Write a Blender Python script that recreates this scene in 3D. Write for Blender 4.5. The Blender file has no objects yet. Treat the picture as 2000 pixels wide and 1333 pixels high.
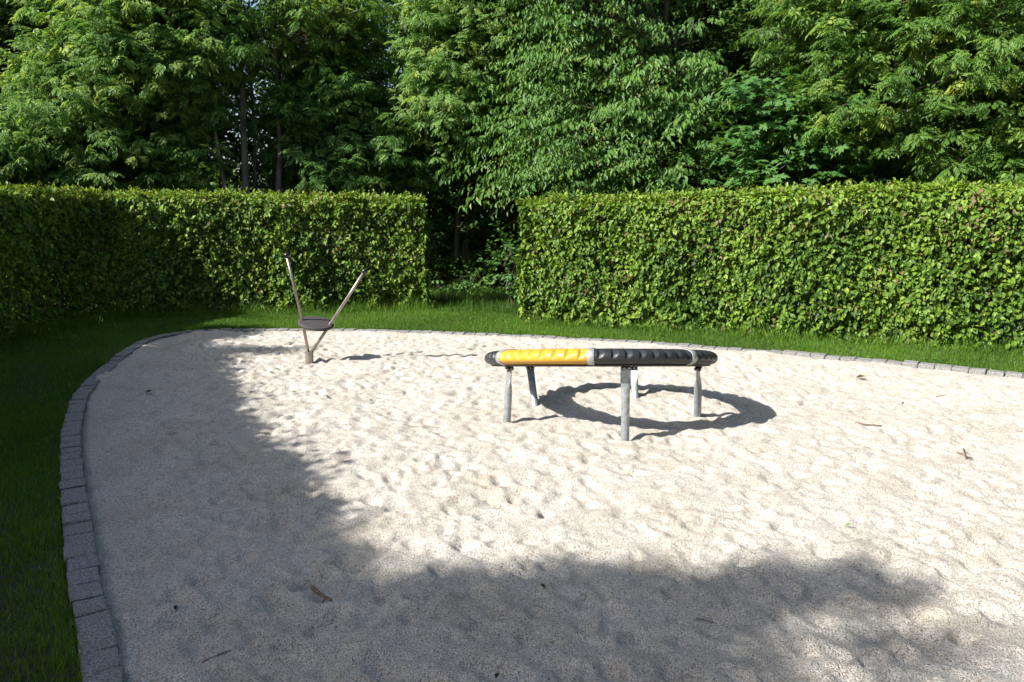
import bpy, bmesh, math, random
import numpy as np
from mathutils import Vector, Matrix

R = math.radians
rng = np.random.default_rng(7)
random.seed(7)
S = bpy.context.scene
COL = S.collection

# ------------------------------------------------------------------ camera
FOC, CAMH = 1555.0, 1.75
PITCH = math.atan((666.5 - 415.0) / FOC)
cd = bpy.data.cameras.new('camera')
cam = bpy.data.objects.new('camera', cd)
COL.objects.link(cam)
cd.sensor_width = 36.0
cd.lens = 36.0 * FOC / 2000.0
cd.clip_start = 0.05
cd.clip_end = 600
cam.location = (0, 0, CAMH)
cam.rotation_euler = (R(90) - PITCH, 0, 0)
S.camera = cam

# ------------------------------------------------------------------ light
SUN_AZ, SUN_EL = -120.0, 38.0            # azimuth measured from +Y towards +X
sd = np.array([math.sin(R(SUN_AZ)) * math.cos(R(SUN_EL)), math.cos(R(SUN_AZ)) * math.cos(R(SUN_EL)), math.sin(R(SUN_EL))])
w = bpy.data.worlds.new('World')
S.world = w
w.use_nodes = True
nt = w.node_tree
bg = nt.nodes['Background']
sky = nt.nodes.new('ShaderNodeTexSky')
sky.sky_type = 'NISHITA'
sky.sun_disc = False
sky.sun_elevation = R(SUN_EL)
sky.sun_rotation = R(SUN_AZ)
sky.dust_density = 2.0
nt.links.new(sky.outputs[0], bg.inputs[0])
bg.inputs[1].default_value = 0.09
sl = bpy.data.lights.new('sun', 'SUN')
sl.energy = 4.8
sl.angle = R(0.53)
sl.color = (1.0, 0.965, 0.92)
so = bpy.data.objects.new('sun', sl)
COL.objects.link(so)
so.location = (-20, -12, 20)
so.rotation_euler = Vector(tuple(sd)).to_track_quat('Z', 'Y').to_euler()
S.view_settings.view_transform = 'Standard'
S.view_settings.look = 'None'
S.view_settings.exposure = 1.23
S.view_settings.gamma = 1.0
S.cycles.max_bounces = 8
S.cycles.diffuse_bounces = 4
S.cycles.glossy_bounces = 2
S.cycles.transmission_bounces = 4
S.cycles.caustics_reflective = False
S.cycles.caustics_refractive = False

# ------------------------------------------------------------------ helpers
def ray(x, y):
    a = (x - 1000) / FOC
    b = -(y - 666.5) / FOC
    return np.array([a, math.cos(PITCH) + b * math.sin(PITCH), -math.sin(PITCH) + b * math.cos(PITCH)])
def gnd(x, y, z=0.0):
    d = ray(x, y)
    return d * (z - CAMH) / d[2] + np.array([0, 0, CAMH])
def at(x, y, Y):
    d = ray(x, y)
    return d * Y / d[1] + np.array([0, 0, CAMH])

def tag(o, label=None, cat=None, group=None, kind=None):
    if label: o['label'] = label
    if cat: o['category'] = cat
    if group: o['group'] = group
    if kind: o['kind'] = kind
    return o
def empty(name, loc, **k):
    o = bpy.data.objects.new(name, None)
    COL.objects.link(o)
    o.location = tuple(float(v) for v in loc)
    o.empty_display_size = 0.2
    return tag(o, **k)
def link(name, me, mat=None, parent=None):
    """link a mesh whose coordinates are world coordinates; parent keeps the world position"""
    o = bpy.data.objects.new(name, me)
    COL.objects.link(o)
    if mat is not None: me.materials.append(mat)
    if parent is not None:
        o.parent = parent
        off = Vector((0, 0, 0))
        p = parent
        while p is not None:
            off += p.location
            p = p.parent
        o.location = -off
    return o

class MB:
    """collects vertices, faces and a per-vertex tint, builds one mesh"""
    def __init__(s):
        s.v = []; s.l = []; s.c = []; s.t = []; s.n = 0; s.sm = []
    def add(s, V, loops, counts, tint=0.5, smooth=False):
        V = np.asarray(V, float).reshape(-1, 3)
        s.v.append(V)
        s.l.append(np.asarray(loops, np.int64).ravel() + s.n)
        counts = np.asarray(counts, np.int64).ravel()
        s.c.append(counts)
        s.t.append(np.broadcast_to(np.asarray(tint, float), (len(V),)))
        s.sm.append(np.full(len(counts), smooth))
        s.n += len(V)
    def faces(s, V, F, tint=0.5, smooth=False):
        s.add(V, [i for f in F for i in f], [len(f) for f in F], tint, smooth)
    def inst(s, T, pos, Yd, Zd, sc, tint):
        """copies of template T=(V, loops, counts) at pos, +Y along Yd, normal near Zd"""
        V, loops, counts = T
        n = len(pos)
        if n == 0: return
        Y = Yd / (np.linalg.norm(Yd, axis=1, keepdims=True) + 1e-9)
        Z = Zd - (Zd * Y).sum(1, keepdims=True) * Y
        Z = Z / (np.linalg.norm(Z, axis=1, keepdims=True) + 1e-9)
        X = np.cross(Y, Z)
        sc = np.broadcast_to(np.asarray(sc, float), (n,))[:, None, None]
        P = V[None, :, 0:1] * X[:, None] + V[None, :, 1:2] * Y[:, None] + V[None, :, 2:3] * Z[:, None]
        P = P * sc + pos[:, None]
        k = len(V)
        L = (np.asarray(loops)[None] + (np.arange(n) * k)[:, None]).ravel()
        s.add(P.reshape(-1, 3), L, np.tile(counts, n), np.repeat(np.broadcast_to(tint, (n,)), k))
    def tube(s, pts, rad, sides=6, tint=0.5, cap=True):
        pts = np.asarray(pts, float)
        n = len(pts)
        rad = np.broadcast_to(np.asarray(rad, float), (n,))
        tg = np.gradient(pts, axis=0)
        tg /= np.linalg.norm(tg, axis=1, keepdims=True) + 1e-9
        ref = np.array([1.0, 0, 0]) if abs(tg[0, 0]) < 0.8 else np.array([0, 1.0, 0])
        A = ref - (tg @ ref)[:, None] * tg
        A /= np.linalg.norm(A, axis=1, keepdims=True) + 1e-9
        B = np.cross(tg, A)
        an = np.arange(sides) * 2 * np.pi / sides
        V = pts[:, None] + rad[:, None, None] * (np.cos(an)[None, :, None] * A[:, None] + np.sin(an)[None, :, None] * B[:, None])
        i = np.arange(n - 1)[:, None] * sides; j = np.arange(sides)[None]; k = (j + 1) % sides
        Q = np.stack([i + j, i + k, i + sides + k, i + sides + j], -1).reshape(-1, 4)
        loops = Q.ravel(); counts = np.full(len(Q), 4)
        if cap:
            loops = np.concatenate([loops, np.arange(sides)[::-1], np.arange(sides) + (n - 1) * sides])
            counts = np.concatenate([counts, [sides, sides]])
        s.add(V.reshape(-1, 3), loops, counts, tint, sides > 3)
    def build(s, name, mat, parent=None):
        me = bpy.data.meshes.new(name)
        V = np.concatenate(s.v).astype(np.float32)
        L = np.concatenate(s.l).astype(np.int32); C = np.concatenate(s.c).astype(np.int32)
        me.vertices.add(len(V)); me.vertices.foreach_set('co', V.ravel())
        me.loops.add(len(L)); me.loops.foreach_set('vertex_index', L)
        me.polygons.add(len(C))
        st = np.concatenate([[0], np.cumsum(C)[:-1]]).astype(np.int32)
        me.polygons.foreach_set('loop_start', st)
        me.polygons.foreach_set('use_smooth', np.concatenate(s.sm))
        a = me.attributes.new('tint', 'FLOAT', 'POINT')
        a.data.foreach_set('value', np.concatenate(s.t).astype(np.float32))
        me.update(calc_edges=True)
        return link(name, me, mat, parent)

def box(bm, c, s, rot=None, bev=0.0):
    r = bmesh.ops.create_cube(bm, size=1)
    vs = r['verts']
    M = Matrix.Translation(c) @ (rot.to_4x4() if rot is not None else Matrix()) @ Matrix.Diagonal((s[0], s[1], s[2], 1))
    bmesh.ops.transform(bm, matrix=M, verts=vs)
    if bev:
        es = list({e for v in vs for e in v.link_edges})
        bmesh.ops.bevel(bm, geom=es, offset=bev, segments=2, affect='EDGES', profile=0.6)
def bmlink(name, bm, mat, parent=None, smooth=False):
    me = bpy.data.meshes.new(name)
    bm.to_mesh(me); bm.free()
    if smooth:
        for p in me.polygons: p.use_smooth = True
    return link(name, me, mat, parent)

# ------------------------------------------------------------------ materials
def mat(name, rough=0.6, col=(0.5, 0.5, 0.5), metal=0.0, spec=0.5):
    m = bpy.data.materials.new(name)
    m.use_nodes = True
    b = m.node_tree.nodes['Principled BSDF']
    b.inputs['Base Color'].default_value = (*col, 1)
    b.inputs['Roughness'].default_value = rough
    b.inputs['Metallic'].default_value = metal
    b.inputs['Specular IOR Level'].default_value = spec
    return m
def nd(m, t, **k):
    n = m.node_tree.nodes.new(t)
    for a, v in k.items(): setattr(n, a, v)
    return n
def lk(m, a, b): m.node_tree.links.new(a, b)
def ramp(m, stops):
    r = nd(m, 'ShaderNodeValToRGB')
    e = r.color_ramp.elements
    while len(e) < len(stops): e.new(0.5)
    for i, (p, c) in enumerate(stops):
        e[i].position = p
        e[i].color = (*c, 1)
    return r
def leaf_mat(name, stops, trans=0.3, rough=0.5, spec=0.45, tcol=1.6):
    spec *= 0.55; rough += 0.06
    m = mat(name, rough, spec=spec)
    b = m.node_tree.nodes['Principled BSDF']
    out = m.node_tree.nodes['Material Output']
    at_ = nd(m, 'ShaderNodeAttribute', attribute_name='tint')
    r = ramp(m, stops)
    lk(m, at_.outputs['Fac'], r.inputs[0])
    tc = nd(m, 'ShaderNodeTexCoord')
    no = nd(m, 'ShaderNodeTexNoise'); no.inputs['Scale'].default_value = 35
    lk(m, tc.outputs['Object'], no.inputs['Vector'])
    hv = nd(m, 'ShaderNodeHueSaturation')
    mr = nd(m, 'ShaderNodeMapRange')
    mr.inputs['To Min'].default_value = 0.75; mr.inputs['To Max'].default_value = 1.25
    lk(m, no.outputs['Fac'], mr.inputs['Value'])
    lk(m, mr.outputs[0], hv.inputs['Value'])
    lk(m, r.outputs[0], hv.inputs['Color'])
    lk(m, hv.outputs[0], b.inputs['Base Color'])
    tr = nd(m, 'ShaderNodeBsdfTranslucent')
    mx = nd(m, 'ShaderNodeVectorMath', operation='MULTIPLY')
    mx.inputs[1].default_value = (tcol * 1.1, tcol, tcol * 0.45)
    lk(m, hv.outputs[0], mx.inputs[0])
    lk(m, mx.outputs[0], tr.inputs['Color'])
    ms = nd(m, 'ShaderNodeMixShader'); ms.inputs[0].default_value = trans
    lk(m, b.outputs[0], ms.inputs[1]); lk(m, tr.outputs[0], ms.inputs[2])
    lk(m, ms.outputs[0], out.inputs['Surface'])
    return m
def noise_mat(name, stops, scale, rough=0.85, bump=0.3, bscale=None, bdist=0.01, detail=8, metal=0.0, stretch=None):
    m = mat(name, rough, metal=metal)
    b = m.node_tree.nodes['Principled BSDF']
    tc = nd(m, 'ShaderNodeTexCoord')
    src = tc.outputs['Object']
    if stretch:
        mp = nd(m, 'ShaderNodeMapping'); mp.inputs['Scale'].default_value = stretch
        lk(m, src, mp.inputs[0]); src = mp.outputs[0]
    n = nd(m, 'ShaderNodeTexNoise'); n.inputs['Scale'].default_value = scale; n.inputs['Detail'].default_value = detail
    lk(m, src, n.inputs['Vector'])
    r = ramp(m, stops); lk(m, n.outputs['Fac'], r.inputs[0]); lk(m, r.outputs[0], b.inputs['Base Color'])
    n2 = nd(m, 'ShaderNodeTexNoise'); n2.inputs['Scale'].default_value = bscale or scale * 2; n2.inputs['Detail'].default_value = 6
    lk(m, src, n2.inputs['Vector'])
    bp = nd(m, 'ShaderNodeBump'); bp.inputs['Strength'].default_value = bump; bp.inputs['Distance'].default_value = bdist
    lk(m, n2.outputs['Fac'], bp.inputs['Height']); lk(m, bp.outputs[0], b.inputs['Normal'])
    return m

def sand_material():
    m = mat('pale_gravel_sand', 0.9, spec=0.25)
    b = m.node_tree.nodes['Principled BSDF']
    tc = nd(m, 'ShaderNodeTexCoord')
    v = nd(m, 'ShaderNodeTexVoronoi'); v.inputs['Scale'].default_value = 185
    lk(m, tc.outputs['Object'], v.inputs['Vector'])
    sx = nd(m, 'ShaderNodeSeparateColor'); lk(m, v.outputs['Color'], sx.inputs[0])
    r = ramp(m, [(0.0, (0.22, 0.18, 0.14)), (0.06, (0.36, 0.30, 0.235)), (0.3, (0.52, 0.475, 0.405)), (0.65, (0.625, 0.595, 0.535)), (1.0, (0.76, 0.745, 0.70))])
    lk(m, sx.outputs[0], r.inputs[0])
    n = nd(m, 'ShaderNodeTexNoise'); n.inputs['Scale'].default_value = 1.7; n.inputs['Detail'].default_value = 7; n.inputs['Roughness'].default_value = 0.65
    lk(m, tc.outputs['Object'], n.inputs['Vector'])
    r2 = ramp(m, [(0.3, (0.82, 0.78, 0.71)), (0.5, (0.95, 0.93, 0.9)), (0.7, (1.0, 1.0, 1.0))])
    lk(m, n.outputs['Fac'], r2.inputs[0])
    mx = nd(m, 'ShaderNodeMix', data_type='RGBA', blend_type='MULTIPLY'); mx.inputs[0].default_value = 1
    lk(m, r.outputs[0], mx.inputs[6]); lk(m, r2.outputs[0], mx.inputs[7])
    lk(m, mx.outputs[2], b.inputs['Base Color'])
    bp = nd(m, 'ShaderNodeBump', invert=True); bp.inputs['Strength'].default_value = 1.0; bp.inputs['Distance'].default_value = 0.009
    lk(m, v.outputs['Distance'], bp.inputs['Height'])
    n3 = nd(m, 'ShaderNodeTexNoise'); n3.inputs['Scale'].default_value = 45; n3.inputs['Detail'].default_value = 5
    lk(m, tc.outputs['Object'], n3.inputs['Vector'])
    b2 = nd(m, 'ShaderNodeBump'); b2.inputs['Strength'].default_value = 0.6; b2.inputs['Distance'].default_value = 0.02
    lk(m, n3.outputs['Fac'], b2.inputs['Height']); lk(m, b2.outputs[0], bp.inputs['Normal'])
    lk(m, bp.outputs[0], b.inputs['Normal'])
    return m

M_SAND = sand_material()
M_GROUND = noise_mat('soil_and_moss', [(0.3, (0.020, 0.016, 0.009)), (0.5, (0.022, 0.034, 0.009)), (0.7, (0.022, 0.048, 0.010))], 3, 0.95, 0.6, 60, 0.02)
M_KERB = noise_mat('grey_granite', [(0.3, (0.075, 0.074, 0.072)), (0.5, (0.165, 0.162, 0.155)), (0.7, (0.34, 0.33, 0.31))], 110, 0.85, 0.7, 90, 0.006)
M_BARK = noise_mat('dark_bark', [(0.3, (0.035, 0.026, 0.018)), (0.55, (0.085, 0.066, 0.048)), (0.75, (0.14, 0.12, 0.09))], 9, 0.9, 0.8, 30, 0.02, stretch=(1, 1, 0.25))
M_BARKL = noise_mat('grey_bark', [(0.3, (0.07, 0.06, 0.05)), (0.55, (0.17, 0.145, 0.12)), (0.75, (0.26, 0.23, 0.19))], 9, 0.9, 0.8, 30, 0.02, stretch=(1, 1, 0.25))
M_BIRCH = noise_mat('white_birch_bark', [(0.38, (0.06, 0.05, 0.045)), (0.45, (0.5, 0.48, 0.44)), (0.7, (0.62, 0.6, 0.56))], 4, 0.8, 0.4, 30, 0.01, stretch=(1, 1, 4))
M_TWIG = noise_mat('dry_twig_bark', [(0.3, (0.07, 0.045, 0.03)), (0.6, (0.2, 0.145, 0.1)), (0.8, (0.3, 0.24, 0.17))], 60, 0.9, 0.5, 120, 0.003)
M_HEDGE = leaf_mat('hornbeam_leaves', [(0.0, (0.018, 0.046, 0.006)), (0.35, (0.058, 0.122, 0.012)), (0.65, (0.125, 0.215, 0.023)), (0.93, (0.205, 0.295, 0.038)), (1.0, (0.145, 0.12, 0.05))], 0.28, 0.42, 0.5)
M_ASH = leaf_mat('ash_leaves', [(0.0, (0.030, 0.080, 0.018)), (0.5, (0.080, 0.180, 0.038)), (0.85, (0.170, 0.290, 0.085)), (1.0, (0.25, 0.35, 0.10))], 0.42, 0.45, 0.5)
M_ASHY = leaf_mat('yellow_green_ash_leaves', [(0.0, (0.030, 0.075, 0.013)), (0.5, (0.085, 0.175, 0.030)), (0.85, (0.15, 0.25, 0.045)), (1.0, (0.26, 0.32, 0.06))], 0.38, 0.45, 0.5)
M_CHERRY = leaf_mat('cherry_leaves', [(0.0, (0.028, 0.072, 0.013)), (0.5, (0.065, 0.150, 0.026)), (0.85, (0.110, 0.205, 0.038)), (1.0, (0.18, 0.21, 0.05))], 0.3, 0.4, 0.5)
M_MAPLE = leaf_mat('maple_leaves', [(0.0, (0.030, 0.085, 0.020)), (0.5, (0.055, 0.145, 0.032)), (1.0, (0.12, 0.235, 0.055))], 0.3, 0.45, 0.5)
M_WOOD = leaf_mat('woodland_leaves', [(0.0, (0.025, 0.060, 0.012)), (0.5, (0.055, 0.125, 0.024)), (1.0, (0.11, 0.21, 0.04))], 0.3, 0.5, 0.4)
M_BIRCHL = leaf_mat('birch_leaves', [(0.0, (0.025, 0.045, 0.012)), (0.5, (0.05, 0.085, 0.022)), (1.0, (0.10, 0.14, 0.04))], 0.3, 0.4, 0.5)
M_GRASS = leaf_mat('grass_blades', [(0.0, (0.026, 0.066, 0.007)), (0.5, (0.070, 0.155, 0.014)), (0.9, (0.125, 0.230, 0.025)), (1.0, (0.26, 0.25, 0.09))], 0.3, 0.5, 0.35)
M_YEL = mat('yellow_plastic', 0.38, (0.50, 0.275, 0.026))
M_BLK = mat('black_plastic', 0.42, (0.018, 0.019, 0.021))
M_ALU = mat('cast_aluminium', 0.45, (0.42, 0.42, 0.41), 0.6)
M_BASE = mat('brown_steel_rail', 0.5, (0.05, 0.04, 0.035), 0.3)
M_GALV = noise_mat('galvanised_steel', [(0.3, (0.24, 0.27, 0.285)), (0.6, (0.36, 0.39, 0.405)), (0.8, (0.48, 0.51, 0.53))], 30, 0.5, 0.05, 60, 0.001, metal=0.55)
M_STEEL = noise_mat('brushed_stainless_steel', [(0.3, (0.22, 0.195, 0.165)), (0.7, (0.36, 0.33, 0.285))], 20, 0.42, 0.05, 200, 0.0005, metal=0.8, stretch=(1, 1, 0.1))
M_RUB = noise_mat('dark_granulate_rubber', [(0.3, (0.022, 0.018, 0.019)), (0.7, (0.060, 0.050, 0.053))], 150, 0.85, 0.5, 300, 0.003)
M_KNOB = mat('black_knob_plastic', 0.3, (0.012, 0.012, 0.013))
for mm, sc_, a, b_ in ((M_YEL, 25, 0.3, 0.55), (M_BLK, 25, 0.32, 0.6), (M_ALU, 60, 0.35, 0.6)):   # worn, uneven gloss
    tc = nd(mm, 'ShaderNodeTexCoord'); n = nd(mm, 'ShaderNodeTexNoise'); n.inputs['Scale'].default_value = sc_; n.inputs['Detail'].default_value = 8
    r = nd(mm, 'ShaderNodeMapRange'); r.inputs['To Min'].default_value = a; r.inputs['To Max'].default_value = b_
    lk(mm, tc.outputs['Object'], n.inputs['Vector']); lk(mm, n.outputs['Fac'], r.inputs['Value'])
    lk(mm, r.outputs[0], mm.node_tree.nodes['Principled BSDF'].inputs['Roughness'])

# ------------------------------------------------------------------ sandpit outline (inner kerb edge), closed, clockwise seen from above
CTRL = [(-0.98, 1.4), (-1.20, 2.1), (-1.43, 2.70), (-1.73, 3.2), (-2.06, 3.73), (-2.46, 4.42), (-2.95, 5.27), (-3.44, 6.16), (-3.92, 7.15), (-4.25, 8.0),
        (-4.52, 8.9), (-4.80, 10.0), (-4.92, 10.8), (-4.78, 11.4), (-4.45, 11.68), (-3.8, 11.74), (-2.9, 11.72), (-1.81, 11.6), (-0.74, 11.36), (0.1, 11.11),
        (1.1, 10.76), (2.04, 10.40), (2.95, 9.94), (3.85, 9.38), (4.7, 8.80), (5.55, 8.15), (6.4, 7.3), (7.0, 6.2), (7.2, 4.6), (6.9, 2.6),
        (6.2, 0.6), (5.0, -1.0), (3.4, -1.9), (1.6, -2.0), (0.2, -1.3), (-0.55, -0.2), (-0.8, 0.7)]
def closed_spline(P, step):
    P = np.array(P, float); n = len(P); out = []
    for i in range(n):
        p0, p1, p2, p3 = P[i - 1], P[i], P[(i + 1) % n], P[(i + 2) % n]
        for t in np.linspace(0, 1, 24, endpoint=False):
            out.append(0.5 * ((2 * p1) + (-p0 + p2) * t + (2 * p0 - 5 * p1 + 4 * p2 - p3) * t * t + (-p0 + 3 * p1 - 3 * p2 + p3) * t ** 3))
    out = np.array(out)
    d = np.r_[0, np.cumsum(np.linalg.norm(np.roll(out, -1, 0) - out, axis=1))]
    m = int(round(d[-1] / step))
    s = np.linspace(0, d[-1], m, endpoint=False)
    o2 = np.vstack([out, out[:1]])
    return np.c_[np.interp(s, d, o2[:, 0]), np.interp(s, d, o2[:, 1])]
EDGE = closed_spline(CTRL, 0.168)                      # one point per kerb stone
def normals(C):
    t = np.roll(C, -1, 0) - np.roll(C, 1, 0)
    t /= np.linalg.norm(t, axis=1, keepdims=True)
    return np.c_[-t[:, 1], t[:, 0]]                    # outward for a clockwise curve
EN = normals(EDGE)
def inside(P, poly):
    x, y = P[:, 0], P[:, 1]
    c = np.zeros(len(P), bool)
    a = poly; b = np.roll(poly, -1, 0)
    for (x1, y1), (x2, y2) in zip(a, b):
        if y1 == y2: continue
        k = ((y1 > y) != (y2 > y)) & (x < (x2 - x1) * (y - y1) / (y2 - y1) + x1)
        c ^= k
    return c
def dist_edge(P, C=EDGE):
    d = np.full(len(P), 1e9)
    for i in range(0, len(C)):
        d = np.minimum(d, (P[:, 0] - C[i, 0]) ** 2 + (P[:, 1] - C[i, 1]) ** 2)
    return np.sqrt(d)

# ------------------------------------------------------------------ ground: one sheet with the pit left open
mb = MB()
LAWN_Z = 0.015
rings = [0.10, 0.150, 0.6, 1.5, 4, 9, 20, 45, 100]
cen = np.array([1.2, 5.0])
V = []
for k, d in enumerate(rings):
    if d < 1: P = EDGE + EN * d
    else:
        P0 = EDGE + EN * 0.6
        dr = P0 - cen; dr /= np.linalg.norm(dr, axis=1, keepdims=True)
        P = P0 + dr * (d - 0.6)
    z = -0.16 if k == 0 else LAWN_Z
    V.append(np.c_[P, np.full(len(P), z)])
n = len(EDGE)
F = []
for k in range(len(rings) - 1):
    for i in range(n):
        j = (i + 1) % n
        F.append((k * n + i, (k + 1) * n + i, (k + 1) * n + j, k * n + j))
mb.faces(np.vstack(V), F)
g = mb.build('ground', M_GROUND); tag(g, kind='structure')

# ------------------------------------------------------------------ sand surface with footprints and ridges
st = 0.019
x0, x1, y0, y1 = -5.15, 7.4, -2.2, 11.95
nx, ny = int((x1 - x0) / st), int((y1 - y0) / st)
gx = x0 + np.arange(nx) * st; gy = y0 + np.arange(ny) * st
def smooth_noise(n1, n2, lam, rg):
    a = rg.standard_normal((n1, n2))
    fx = np.fft.fftfreq(n1, st)[:, None]; fy = np.fft.rfftfreq(n2, st)[None]
    k2 = (fx ** 2 + fy ** 2) * lam ** 2
    r = np.fft.irfft2(np.fft.rfft2(a) * np.exp(-k2 * 1.2), s=(n1, n2))
    return r / r.std()
rs = np.random.default_rng(21)
H = 0.010 * smooth_noise(nx, ny, 1.2, rs) + 0.0045 * smooth_noise(nx, ny, 0.20, rs) + 0.0030 * smooth_noise(nx, ny, 0.09, rs)
def stamp(cx, cy, rx, ry, a, depth, rim):
    rr = max(rx, ry) * 2.2
    i0, i1 = max(0, int((cx - rr - x0) / st)), min(nx, int((cx + rr - x0) / st) + 1)
    j0, j1 = max(0, int((cy - rr - y0) / st)), min(ny, int((cy + rr - y0) / st) + 1)
    if i1 <= i0 or j1 <= j0: return
    X = gx[i0:i1, None] - cx; Y = gy[None, j0:j1] - cy
    u = (X * math.cos(a) + Y * math.sin(a)) / rx; v = (-X * math.sin(a) + Y * math.cos(a)) / ry
    q = u * u + v * v
    H[i0:i1, j0:j1] += -depth * np.exp(-q * 1.4) + rim * np.exp(-(np.sqrt(q) - 1.25) ** 2 * 7)
for k in range(7800):
    cx, cy = rs.uniform(-5, 7.2), rs.uniform(1.5, 11.8)
    calm = 0.9 if (cy < 4.0 or cx > 3.0 or (cx < -2.4 and cy > 5)) else 1.0
    s_ = rs.uniform(0.8, 1.25)
    stamp(cx, cy, s_ * rs.uniform(0.032, 0.052), s_ * rs.uniform(0.045, 0.085), rs.normal(0.3, .7), rs.uniform(0.006, 0.024) * calm, rs.uniform(0.001, 0.007) * calm)
for k in range(1500):
    cx, cy = rs.uniform(-5, 7.2), rs.uniform(1.5, 11.8)
    calm = 0.85 if (cy < 4.0 or cx > 3.0 or (cx < -2.4 and cy > 5)) else 1.0
    stamp(cx, cy, rs.uniform(0.05, 0.075), rs.uniform(0.075, 0.12), rs.normal(0.3, .8), rs.uniform(0.008, 0.026) * calm, rs.uniform(0.002, 0.008) * calm)
H -= np.median(H)
Xs, Ys = gx[:, None], gy[None]
soft = np.clip((4.2 - Ys) / 0.8, 0, 1) + np.clip((-2.0 - Xs) / 0.8, 0, 1)
H = H * (1 + 0.45 * np.clip(soft, 0, 1))
for (hx, hy) in ((-0.04, 6.61), (0.89, 6.09), (1.62, 6.77), (1.17, 7.41), (0.21, 7.26), (-2.41, 9.35)):      # scuffed hollows round the posts
    stamp(hx, hy, 0.13, 0.11, 0.4, 0.016, 0.010)
XX, YY = np.meshgrid(gx, gy, indexing='ij')
PP = np.c_[XX.ravel(), YY.ravel()]
OUT = EDGE + EN * 0.05
keep = inside(PP, OUT).reshape(nx, ny)
de = dist_edge(PP).reshape(nx, ny)
edge_f = np.clip(1 - de / 0.35, 0, 1)
# the sand lies lower beside the kerb at the left, is heaped over it in one spot and nearly level with it along the back
left = np.clip((-1.2 - XX) / 0.8, 0, 1) * np.clip((7.4 - YY) / 0.8, 0, 1)
H = H * (1 - 0.6 * edge_f) + edge_f * (0.006 - 0.030 * left)
H += 0.028 * np.exp(-((XX + 4.25) ** 2 + (YY - 8.45) ** 2) / 0.12)
H += 0.035 * np.exp(-((XX + 4.38) ** 2 + (YY - 8.2) ** 2) / 0.025)
for (hx, hy) in ((4.2, 9.05), (3.1, 9.75), (-0.2, 11.1), (1.7, 10.4)):
    H += 0.020 * np.exp(-((XX - hx) ** 2 + (YY - hy) ** 2) / 0.06)
def sand_z(x, y):
    i = int(np.clip((x - x0) / st, 0, nx - 1)); j = int(np.clip((y - y0) / st, 0, ny - 1))
    return float(H[i, j])
idx = np.arange(nx * ny).reshape(nx, ny)
kf = keep[:-1, :-1] & keep[1:, :-1] & keep[1:, 1:] & keep[:-1, 1:]
Q = np.stack([idx[:-1, :-1], idx[1:, :-1], idx[1:, 1:], idx[:-1, 1:]], -1)[kf]
used = np.unique(Q); remap = np.zeros(nx * ny, np.int64); remap[used] = np.arange(len(used))
mb = MB()
mb.add(np.c_[XX.ravel(), YY.ravel(), H.ravel()][used], remap[Q].ravel(), np.full(len(Q), 4), 0.5, True)
sand = mb.build('sand', M_SAND); tag(sand, kind='structure')

# ------------------------------------------------------------------ kerb of small granite blocks
kerb = empty('stone_kerb', (-4.2, 8, 0), label='kerb of small grey granite blocks curving round the edge of the sand', cat='kerb')
kr = np.random.default_rng(5)
blocks = []
for i in range(len(EDGE)):
    a = EDGE[i]; b = EDGE[(i + 1) % len(EDGE)]
    mid = (a + b) / 2; t = b - a; L = np.linalg.norm(t); t /= L; nn = np.array([-t[1], t[0]])
    c = mid + nn * (0.070 + kr.normal(0, 0.003))
    blocks.append((c, t, L))
def in_view(c):
    v = np.array([c[0], c[1]])
    return c[1] > 2.2 and abs(c[0]) < c[1] * 0.66 + 0.3
vis = [k for k, b in enumerate(blocks) if in_view(b[0])]
vis.sort(key=lambda k: np.hypot(*blocks[k][0]))
near = set(vis[:100])
rest = bmesh.new()
for k, (c, t, L) in enumerate(blocks):
    own = k in near
    bm = bmesh.new() if own else rest
    ang = math.atan2(t[1], t[0]) + kr.normal(0, 0.018)
    rot = Matrix.Rotation(ang, 3, 'Z') @ Matrix.Rotation(kr.normal(0, 0.02), 3, 'X') @ Matrix.Rotation(kr.normal(0, 0.02), 3, 'Y')
    top = 0.038 + kr.normal(0, 0.004)
    if -5.2 < c[0] < -4.3 and 8 < c[1] < 11.6: top -= 0.006
    if c[1] > 9 and c[0] > -4.7: top -= 0.013
    if c[0] > 3.2: top += 0.016
    n0 = len(bm.verts)
    box(bm, (c[0], c[1], top - 0.09), (L - (kr.uniform(0.010, 0.019) if c[0] < 0 and c[1] < 9 else kr.uniform(0.006, 0.010)), 0.140 + kr.normal(0, 0.004), 0.18), rot, 0.010)
    bm.verts.ensure_lookup_table()
    for v in list(bm.verts)[n0:]:
        v.co += Vector(tuple(kr.normal(0, 0.0026, 3)))
    if own: bmlink('kerb_stone', bm, M_KERB, kerb)
o = bmlink('kerb_stones', rest, M_KERB, kerb); tag(o, kind='stuff')

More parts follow.
